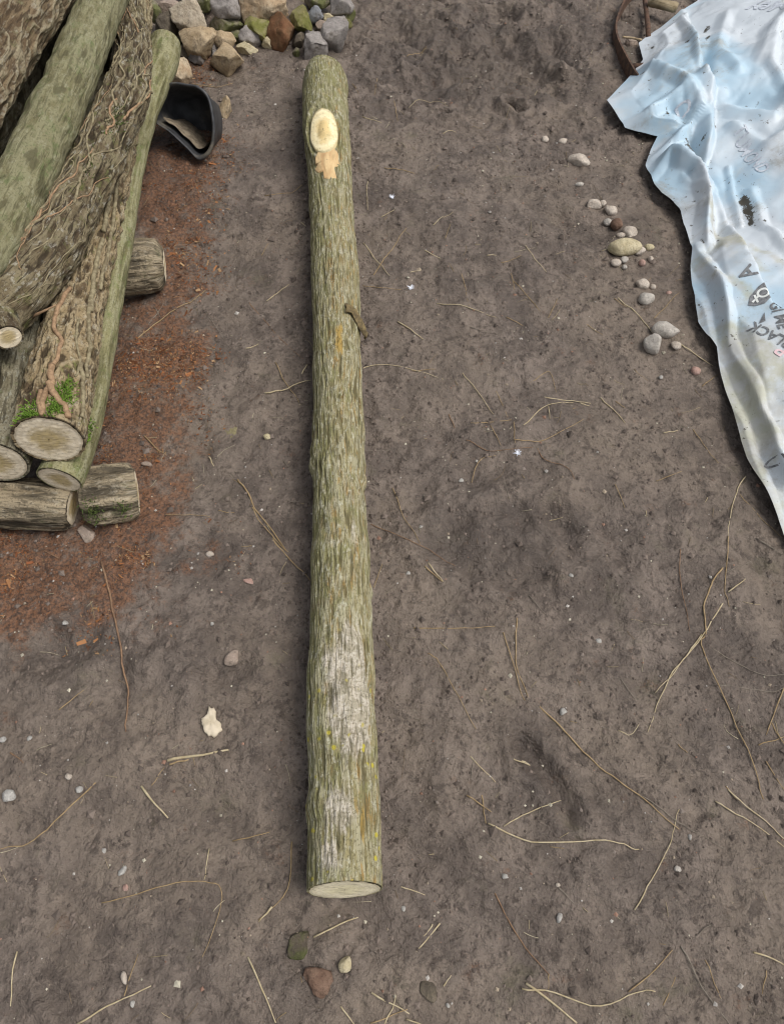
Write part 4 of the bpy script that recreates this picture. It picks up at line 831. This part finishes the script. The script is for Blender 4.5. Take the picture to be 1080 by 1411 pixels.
# (points, radius in mm, colour)
ST = [
 ([(500,160),(525,168)],1.3,'p'),([(543,137),(548,162)],1.1,'t'),([(563,148),(593,133),(618,143)],.9,'p'),([(610,183),(620,177),(637,180)],1,'p'),([(530,232),(570,240)],1.3,'t'),([(507,247),(505,287)],1.1,'p'),([(515,378),(560,317)],1.3,'t'),([(500,337),(520,360),(537,380)],1.4,'p'),([(525,297),(543,292)],1.3,'p'),([(597,313),(610,300)],1.2,'p'),
 ([(585,347),(607,355)],1.4,'p'),([(613,330),(620,313)],.9,'t'),([(722,342),(753,375)],1.2,'p'),([(670,357),(683,357)],1.3,'p'),([(690,363),(717,355)],1,'t'),([(565,373),(580,372)],1.2,'p'),([(500,393),(567,398)],.9,'t'),([(600,417),(650,428),(682,440)],1.2,'p'),([(635,377),(648,428)],1,'t'),([(704,377),(708,403)],1,'t'),([(707,392),(745,430)],1.2,'t'),([(755,438),(767,415)],1,'t'),([(548,443),(583,468)],1.8,'p'),([(697,440),(720,450)],1.2,'t'),([(647,452),(687,460)],.9,'g'),([(803,447),(830,463)],.9,'t'),([(845,413),(862,424)],1.1,'t'),
 ([(500,508),(523,501),(610,522)],1.2,'p'),([(568,512),(600,510)],1,'t'),([(637,515),(680,567)],1.2,'p'),([(683,538),(700,573)],1,'t'),([(648,582),(705,578)],1.2,'t'),([(618,570),(627,588)],1.2,'b'),([(675,587),(690,615)],1,'t'),([(707,583),(709,613)],1,'t'),([(750,545),(813,555)],1.4,'p'),([(720,587),(753,558),(790,553)],1.3,'p'),([(756,560),(758,577)],1.1,'p'),([(730,527),(755,512),(767,540)],.9,'t'),([(827,548),(860,583)],1.5,'p'),([(643,607),(677,620),(733,617)],1.1,'b'),([(650,662),(660,633),(683,627)],1,'t'),([(707,607),(747,607),(803,575)],1.2,'t'),([(740,617),(753,633),(780,645),(790,662)],1.2,'b'),
 ([(540,670),(553,707),(580,750)],1,'t'),([(510,723),(580,753),(627,777)],1.1,'b'),([(585,783),(610,805)],1.5,'t'),([(590,779),(610,804)],1.5,'p'),([(515,812),(527,777)],1,'t'),([(727,822),(750,848)],1.1,'g'),([(685,640),(703,693)],.8,'g'),([(847,667),(860,700)],1,'t'),([(500,620),(543,620),(563,633)],.9,'g'),([(570,866),(620,868),(680,864)],1.1,'t'),([(590,900),(610,920),(655,1005)],1,'t'),
 ([(937,758),(938,800),(948,870)],1.1,'b'),([(993,783),(973,823),(968,873),(968,903),(1030,1033),(1053,1100)],1.7,'t'),([(993,832),(970,873),(940,910),(903,953)],1.4,'p'),([(968,877),(923,930),(895,1007)],1.4,'p'),([(1002,740),(997,807),(1003,837)],1.1,'t'),([(997,792),(1037,772)],1,'g'),([(1000,818),(1025,800)],1.5,'p'),([(1028,655),(1010,690),(1000,745)],1.4,'p'),([(1043,740),(1078,765)],1.2,'g'),([(1020,680),(1075,740)],1,'t'),([(977,892),(1020,917),(1053,932),(1090,930)],1,'g'),([(980,943),(1053,953),(1090,946)],.9,'g'),([(1078,950),(1053,1013)],1.4,'t'),([(1062,997),(1090,1050)],1.3,'t'),([(1043,1027),(1080,1015)],1.1,'t'),
 ([(712,850),(711,905),(726,960)],1.3,'t'),([(692,872),(712,935),(724,965)],1.1,'t'),([(743,973),(787,1017),(830,1060),(883,1100),(935,1142)],1.7,'t'),([(880,1096),(930,1132),(1000,1170)],1,'g'),([(853,1006),(870,1012),(882,997)],1,'p'),([(933,1026),(947,1037)],1,'t'),([(1000,1083),(1017,1100)],1.2,'t'),([(720,1047),(732,1052)],1.4,'p'),([(855,938),(880,966)],1,'g'),([(848,553),(862,560)],1,'t'),
 ([(671,1135),(733,1159),(839,1161),(887,1169)],1.5,'p'),([(664,1096),(670,1135)],1.2,'t'),([(642,1096),(678,1120)],1.3,'t'),([(692,1140),(772,1101)],1.2,'p'),([(875,1253),(916,1178),(938,1116)],1.2,'p'),([(647,1041),(683,1077)],1.2,'p'),([(683,1231),(714,1289),(757,1342)],1.4,'b'),([(757,1342),(757,1364)],1,'t'),([(719,1361),(753,1368),(820,1385),(873,1368),(904,1366)],1.4,'p'),([(726,1356),(760,1380),(796,1409)],2.1,'p'),([(868,1368),(928,1311)],1.2,'t'),([(936,1303),(979,1371),(1013,1420)],1.2,'g'),([(974,1323),(996,1376)],1,'t'),([(914,1385),(933,1347)],1,'t'),([(1037,1313),(1058,1318),(1085,1332)],1.7,'p'),([(1003,1087),(1042,1120),(1085,1158)],1.5,'p'),([(986,1106),(1027,1125),(1085,1168)],1.4,'p'),([(1056,1048),(1082,1092)],1.2,'t'),
 ([(606,1272),(574,1311)],1.5,'p'),([(596,1274),(584,1290)],1.2,'p'),([(611,1359),(622,1344)],1.3,'p'),([(1056,1337),(1054,1371)],1,'t'),([(707,1046),(731,1053)],1.3,'p'),([(767,1219),(791,1246)],1,'g'),([(552,1222),(585,1232)],1.2,'p'),([(560,1404),(580,1411),(600,1418)],1.2,'p'),([(648,1070),(655,1040)],.8,'g'),([(960,1290),(985,1270)],1,'g'),
 ([(143,777),(165,879),(175,956),(174,1009)],2.4,'b'),([(230,1050),(270,1043),(316,1037)],3.0,'p'),([(234,1053),(261,1048)],2,'t'),([(195,1084),(213,1107),(231,1127)],2.2,'p'),([(375,740),(400,768),(430,801)],1.6,'t'),([(81,978),(116,950)],1.1,'t'),([(135,1079),(48,1154),(-5,1171)],1.4,'t'),([(14,1037),(35,1051)],1.3,'b'),([(208,1082),(226,1058)],.9,'t'),
 ([(320,1159),(373,1147)],1.2,'t'),([(137,1243),(207,1226),(270,1216),(303,1221),(301,1262),(274,1330)],1,'t'),([(289,1168),(282,1214)],1.1,'p'),([(403,1161),(397,1224),(356,1269)],1.2,'t'),([(375,1250),(356,1270)],2,'p'),([(433,1291),(493,1264)],1.6,'p'),([(342,1318),(360,1362),(380,1411)],1.6,'p'),([(106,1411),(155,1383),(209,1358)],1.6,'p'),([(171,1373),(190,1315)],1,'t'),([(22,1310),(17,1345),(13,1387)],1.5,'p'),([(469,1387),(490,1415)],1.3,'p'),([(512,1368),(565,1398)],1.5,'p'),([(530,1411),(546,1372)],1.3,'p'),([(510,1410),(560,1390)],1.1,'t'),
 ([(188,468),(235,434),(284,399)],1.5,'t'),([(206,450),(226,417)],1.1,'g'),([(213,424),(226,443)],1.2,'g'),([(366,411),(398,386)],1.3,'p'),([(343,412),(382,456),(423,500)],1.1,'b'),([(364,540),(428,527)],1.9,'p'),([(379,499),(411,552)],1.2,'t'),([(416,517),(428,499)],1.8,'p'),([(338,478),(356,469)],1.5,'p'),([(200,603),(215,618),(230,626)],1.6,'t'),([(287,626),(294,640)],1.7,'p'),([(327,657),(340,675),(358,710),(395,760)],2,'t'),([(343,691),(369,730),(398,762)],1.3,'t'),([(389,629),(408,655)],1,'g'),([(395,688),(428,694)],1,'g'),([(415,310),(428,320)],1.1,'p'),([(360,352),(370,335)],1,'t'),([(280,423),(306,462)],.9,'g'),
 ([(262,116),(290,120),(322,114)],1.2,'t'),([(365,268),(395,266),(422,253)],1,'t'),([(560,75),(590,60)],1.1,'t'),([(485,115),(495,130)],1,'t'),([(520,105),(516,128)],1,'t'),([(600,30),(640,50)],1,'g'),([(850,412),(880,438),(905,470)],1.6,'p'),([(935,473),(960,485),(985,500)],1.7,'p'),([(900,440),(935,405)],1.1,'t'),([(968,530),(990,514)],1.2,'t'),([(955,590),(990,638)],1,'t'),([(913,598),(933,594)],1.4,'p'),([(905,660),(940,648)],1,'t'),([(800,553),(812,557)],1.6,'p'),([(828,350),(860,336)],1.2,'p'),([(300,700),(322,704)],1,'t'),([(230,712),(290,710)],.8,'t'),([(80,770),(60,760)],1.2,'b')]
MARKS = [(x_, y_, lb_) for x_, y_, w_, h_, m_2, rz_, lb_ in PEB if w_ > 12] + [(x_, y_, lb_) for x_, y_, w_, h_, m_2, lb_ in ODD] + [
    (566, 396, 'feather at a straw tip'), (712, 626, 'feather caught in twigs'), (541, 271, 'feather near the far log half'), (447, 179, 'pale oval branch cut'), (448, 100, 'rounded far log end'), (475, 1226, 'sawn log end'), (485, 445, 'lifted bark flake of the log'), (480, 960, 'white-crusted stretch of the log'), (468, 640, 'middle of the long log'), (472, 800, 'lower half of the long log'),
    (260, 165, 'black rubber bucket'), (205, 365, 'rounded bearer end'), (160, 680, 'weathered bearer block'), (293, 997, 'cream bark chip'), (410, 1305, 'green mossy clod'), (770, 735, 'dark hollow in the mud'), (1000, 580, 'narrowing sheet edge'), (1060, 720, 'stained lower sheet edge'), (730, 75, 'rough churned mud'), (320, 590, 'yellowish lichen flake'), (960, 960, 'forked stem on the mud'), (690, 1130, 'crossed straws on open mud'), (800, 1370, 'zigzag straw bundle'), (930, 1160, 'two crossing long stems')]
def short(lb):
    for w_ in (' beside', ' next', ' below', ' above', ' lying', ' near', ' half', ' on ', ' in ', ' with', ' left', ' right', ' by ', ' among', ' behind', ' touching', ' against', ' beyond', ' at ', ' of ', ' between', ' just', ' pressed', ' under', ' close', ' level'):
        if w_ in lb and lb.index(w_) > 12: lb = lb[:lb.index(w_)]
    return lb
def region(px, py): return 'near the ' + short(min(MARKS, key=lambda m: (m[0] - px) ** 2 + (m[1] - py) ** 2)[2])
SEEN = {}
def litter_path(px_pts, lift, seed):
    wp = np.array([W(x, y, .004) for x, y in px_pts]); L = np.linalg.norm(np.diff(wp, axis=0), axis=1).sum(); n = int(np.clip(L / .012, 6, 60))
    P = catmull(wp, n); k = np.arange(n)
    P[:, 0] += .0022 * n2(k * .45, k * 0 + seed * .37, seed); P[:, 1] += .0022 * n2(k * .45 + 9, k * 0 + seed * .37, seed + 1)
    amp = min(.004, L * .03); P[:, 0] += amp * n2(k * .17, k * 0 + seed * .61, 51); P[:, 1] += amp * n2(k * .17 + 4, k * 0 + seed * .61, 52)
    g = Gz(P[:, 0], P[:, 1]); g2 = np.array([g[max(0, i - 2):i + 3].max() for i in range(n)])
    P[:, 2] = .45 * g + .55 * g2 + lift + .0028 * n2(k * .16, k * 0 + seed * .7, 5); return P, L
lm_, _rr = None, None
ROWS = []
for i, (pts, r, cc) in enumerate(ST):
    P, L = litter_path(pts, r * .001 * .6, i)
    V, F = tube(P, r * .001 * 1.02, 6, i, .55)
    kind = 'twig' if cc == 'b' or r >= 2.4 else 'straw'
    nm = {'twig': 'twig', 'straw': 'straw_stem'}[kind]
    size = 'long' if L > .13 else ('short' if L > .05 else 'tiny')
    form = 'bent' if len(pts) > 2 else 'straight'
    dv = P[-1] - P[0]; ang_ = abs(math.degrees(math.atan2(dv[0], dv[1]))) % 180; ang_ = min(ang_, 180 - ang_)
    lie = 'lying along the log' if ang_ < 25 else ('lying square to the log' if ang_ > 65 else 'lying aslant')
    if kind == 'straw' and r >= 1.6: size = 'thick ' + size
    lb = '%s %s %s %s %s %s' % (size, form, CN[cc] if cc != 'b' else 'reddish', 'twig' if kind == 'twig' else 'straw', lie, region(*pts[len(pts) // 2]))
    lb = ' '.join(lb.split()[:16])
    o = tag(link(nm, mesh(nm, V, F), STR[cc]), lb, kind, 'twigs strewn on the mud' if kind == 'twig' else 'dry straw stems strewn on the mud')
    ROWS.append((o, lb, size, L, r))
for o, lb, size, L, r in ROWS:                      # look-alikes near one mark: tell them apart by length
    same = sorted([q_ for q_ in ROWS if q_[1] == lb], key=lambda q_: -q_[3])
    if len(same) > 1:
        rank = [q_[0] for q_ in same].index(o)
        word = ['longest', 'shortest'][rank] if len(same) == 2 else ['longest', 'middle-length', 'shortest', 'smallest'][min(rank, 3)]
        w_ = lb.split(); k_ = w_.index(size.split()[-1]); w_[k_] = {2: {'longest': 'longer', 'shortest': 'shorter'}.get(word, word)}.get(len(same), word) + ' ' + w_[k_]; o['label'] = ' '.join(' '.join(w_).split()[:16])

# pale flake of bark, green clod, feathers
def flake(name, label, cat, poly, mat, th=.004, z=.004):
    c = np.mean(poly, axis=0); cw = W(c[0], c[1], .004); n = 40; out = catmull(np.array([list(p) + [0] for p in poly] + [list(poly[0]) + [0]], float), n + 1)[:-1, :2]
    w = np.array([W(x, y, .004) for x, y in out]); w[:, :2] = cw[:2] + (w[:, :2] - cw[:2]) * (1 + .16 * n2(np.arange(n) * .9, np.zeros(n) + .3, 61))[:, None]; V = []
    for k, zz in ((0.02, th * .6), (.5, th * 1.0), (.9, th * .8), (1.0, th * .3), (1.0, -.004)):
        for i in range(n):
            x, y = cw[0] + (w[i, 0] - cw[0]) * k, cw[1] + (w[i, 1] - cw[1]) * k
            V.append((x, y, gz(cw[0], cw[1]) + z + zz + .0015 * math.sin(x * 300) * math.cos(y * 260)))
    return tag(link(name, mesh(name, V, gridfaces(5, n, True)), mat), label, cat)
flake('bark_chip', 'pale cream bark chip lying on dark mud left of the log', 'bark chip', [(290, 976), (298, 980), (299, 992), (306, 1000), (304, 1012), (293, 1017), (286, 1012), (280, 1000), (280, 992), (286, 988)], simple_mat('chip_bark', (.58, .50, .38), (.46, .39, .28), 60, .85, .5, .002))
stone('brick_slab', 'flat reddish brown brick slab in front of the sawn log end', 'brick slab', 437, 1353, 42, 44, 'umber', None, 35, 16, 3, None, .22, 731, .3, sink=.34)
stone('moss_clod', 'dark green mossy clod in front of the sawn log end', 'moss clod', 413, 1306, 36, 36, 'mossmud', None, 10, 10, 3, None, .22, 715, .2, sink=.34)
flake('lichen_flake', 'yellowish lichen flake pressed in the mud left of the log', 'lichen', [(312, 580), (322, 576), (326, 588), (320, 602), (310, 604), (306, 594)], stone_mat('lichen', (.22, .19, .10), (.27, .235, .13), (.13, .11, .08), 90), .003, -.001)
FEA = simple_mat('white_down', (.72, .74, .80), (.62, .64, .70), 90, .8, .2, .001)
for i, (px, py, lb) in enumerate([(566, 396, 'white fluffy feather at the tip of a straw right of the log'), (712, 626, 'white fluffy feather caught in curled brown twigs'), (541, 271, 'white fluffy feather right of the far half of the log')]):
    c = W(px, py, .004); g = gz(c[0], c[1]); rg = np.random.default_rng(i); V = []; F = []
    for k in range(26):
        a = rg.uniform(0, 6.28); L = rg.uniform(.004, .013); e = rg.uniform(.15, .8); d = np.array([math.cos(a) * L, math.sin(a) * L, L * e]); w = np.array([-math.sin(a), math.cos(a), 0]) * .0009
        b0 = np.array([c[0], c[1], g + .001]); j = len(V); V += [b0 - w, b0 + w, b0 + d * .7 + w, b0 + d]; F.append((j, j + 1, j + 2, j + 3))
    tag(link('feather', mesh('feather', V, F, False), FEA), lb, 'feather')

# ------------------------------------------------------------------ uncountable litter: sawdust, mud crumbs, grit, chaff
def scatter(n, seed, lo=(-1.45, -.12), hi=(1.4, 3.2)):
    rg = np.random.default_rng(seed); return rg, rg.uniform(lo[0], hi[0], n), rg.uniform(lo[1], hi[1], n)
def vcol_mat(name, rough=.85):
    b = MB(name, rough, .2); a = b.nd('ShaderNodeAttribute', attribute_name='tint'); return b.done(a.outputs['Vector'])
def octas(x, y, z, sx, rg, colr, name, mat, squash=.7):
    n = len(x); base = np.array([(1, 0, 0), (0, 1, 0), (-1, 0, 0), (0, -1, 0), (0, 0, 1), (0, 0, -1)], float)
    a = rg.uniform(0, 6.28, n); V = base[None] * rg.uniform(.6, 1.25, (n, 6, 1)) * sx[:, None, None]; V[:, :, 2] *= squash
    X = V[:, :, 0] * np.cos(a)[:, None] - V[:, :, 1] * np.sin(a)[:, None]; Y = V[:, :, 0] * np.sin(a)[:, None] + V[:, :, 1] * np.cos(a)[:, None]
    V = np.stack([X + x[:, None], Y + y[:, None], V[:, :, 2] + z[:, None]], -1)
    f = np.array([(0, 1, 4), (1, 2, 4), (2, 3, 4), (3, 0, 4), (1, 0, 5), (2, 1, 5), (3, 2, 5), (0, 3, 5)]); F = (np.arange(n)[:, None, None] * 6 + f[None]).reshape(-1, 3)
    return tag(link(name, mesh(name, V, F, False, {'tint': np.repeat(colr, 6, 0)}), mat), kind='stuff')
VC = vcol_mat('loose_crumbs')
rg, x, y = scatter(30000, 5); keepm = (n2(x * 6, y * 6, 12) + .5 * n2(x * 20, y * 20, 13)) > rg.uniform(-.7, .6, len(x)); x, y = x[keepm], y[keepm]
yl = rg.uniform(LG0[1], LG1[1], 2600); xl = LG0[0] + (LG1[0] - LG0[0]) * (yl - LG0[1]) / (LG1[1] - LG0[1]) + rg.choice([-1, 1], 2600) * (.058 + rg.gamma(1.3, .014, 2600)); x = np.concatenate([x, xl]); y = np.concatenate([y, yl])
s = rg.gamma(2.0, .0011, len(x)) + .0008; cols = np.array([.135, .108, .09])[None] * rg.uniform(.6, 1.35, (len(x), 1))
o = octas(x, y, Gz(x, y) + s * .25, s, rg, cols, 'mud_crumbs', VC); o['label'] = 'loose brown mud crumbs scattered over the path'
rg, x, y = scatter(5200, 6); s = rg.gamma(1.6, .0008, len(x)) + .0006; pal = np.array([(.45, .42, .38), (.33, .27, .20), (.24, .2, .17), (.5, .46, .36), (.3, .18, .13)])
o = octas(x, y, Gz(x, y) + s * .2, s, rg, pal[rg.integers(0, 5, len(x))] * rg.uniform(.6, 1.1, (len(x), 1)), 'grit', VC); o['label'] = 'fine pale grit in the mud'
# sawdust flakes
rg, x, y = scatter(260000, 7, (-1.4, .5), (-.3, 3.2)); m = sawmask(x, y) * (.28 + 1.8 * n2(x * 5, y * 5, 14) + 1.1 * n2(x * 17, y * 17, 15)) > rg.uniform(.06, 1.6, len(x)); x, y = x[m][:36000], y[m][:36000]; n = len(x)
L = rg.gamma(1.4, .00055, n) + .0006; L = np.where(rg.random(n) < .12, L * 2.4, L); w = L * rg.uniform(.2, .6, n); a = rg.uniform(0, 6.28, n); z = Gz(x, y) + rg.uniform(.0006, .003, n)
ca, sa = np.cos(a), np.sin(a); tl = rg.uniform(-.5, .5, (n, 2)); V = np.zeros((n, 4, 3))
for k, (u, v) in enumerate([(-1, -1), (1, -.7), (1, .8), (-1, 1)]):
    V[:, k, 0] = x + u * L * ca - v * w * sa; V[:, k, 1] = y + u * L * sa + v * w * ca; V[:, k, 2] = z + u * L * tl[:, 0] + v * w * tl[:, 1]
pal = np.array([(.25, .105, .044), (.16, .064, .028), (.31, .15, .066), (.09, .045, .026), (.34, .22, .12), (.20, .076, .034)])
o = link('sawdust', mesh('sawdust', V, np.arange(n * 4).reshape(-1, 4), False, {'tint': np.repeat(pal[rg.integers(0, 6, n)] * rg.uniform(.6, 1.15, (n, 1)), 4, 0)}), vcol_mat('sawdust_flakes', .9)); tag(o, 'reddish brown sawdust spread around the log stack', kind='stuff')
# chaff: broken bits of straw too small to pick out
rg = np.random.default_rng(9); V = []; F = []; T = []; pal = np.array([(.38, .31, .19), (.27, .2, .11), (.2, .15, .1), (.42, .37, .26)])
for i in range(620):
    cx, cy = rg.uniform(-1.3, 1.35), rg.uniform(-.1, 3.1); a = rg.uniform(0, 6.28); L = rg.gamma(2.0, .008) + .006; r = rg.uniform(.0004, .0009)
    k = 7; t = np.linspace(-.5, .5, k) * L; bend = rg.normal() * 6
    px_, py_ = cx + np.cos(a) * t - np.sin(a) * bend * t * t, cy + np.sin(a) * t + np.cos(a) * bend * t * t
    P = np.stack([px_, py_, Gz(px_, py_) + .0009], -1); v, f = tube(P, r, 4, i, .6); F.append(f + sum(len(q_) for q_ in V)) if False else F.append(f + len(V) * (k + 2) * 4); V.append(v); T.append(np.repeat(pal[rg.integers(0, 4)][None] * rg.uniform(.7, 1.1), len(v), 0))
o = link('chaff', mesh('chaff', np.concatenate(V), np.concatenate(F), True, {'tint': np.concatenate(T)}), VC); tag(o, 'fine broken straw chaff trodden into the mud', kind='stuff')
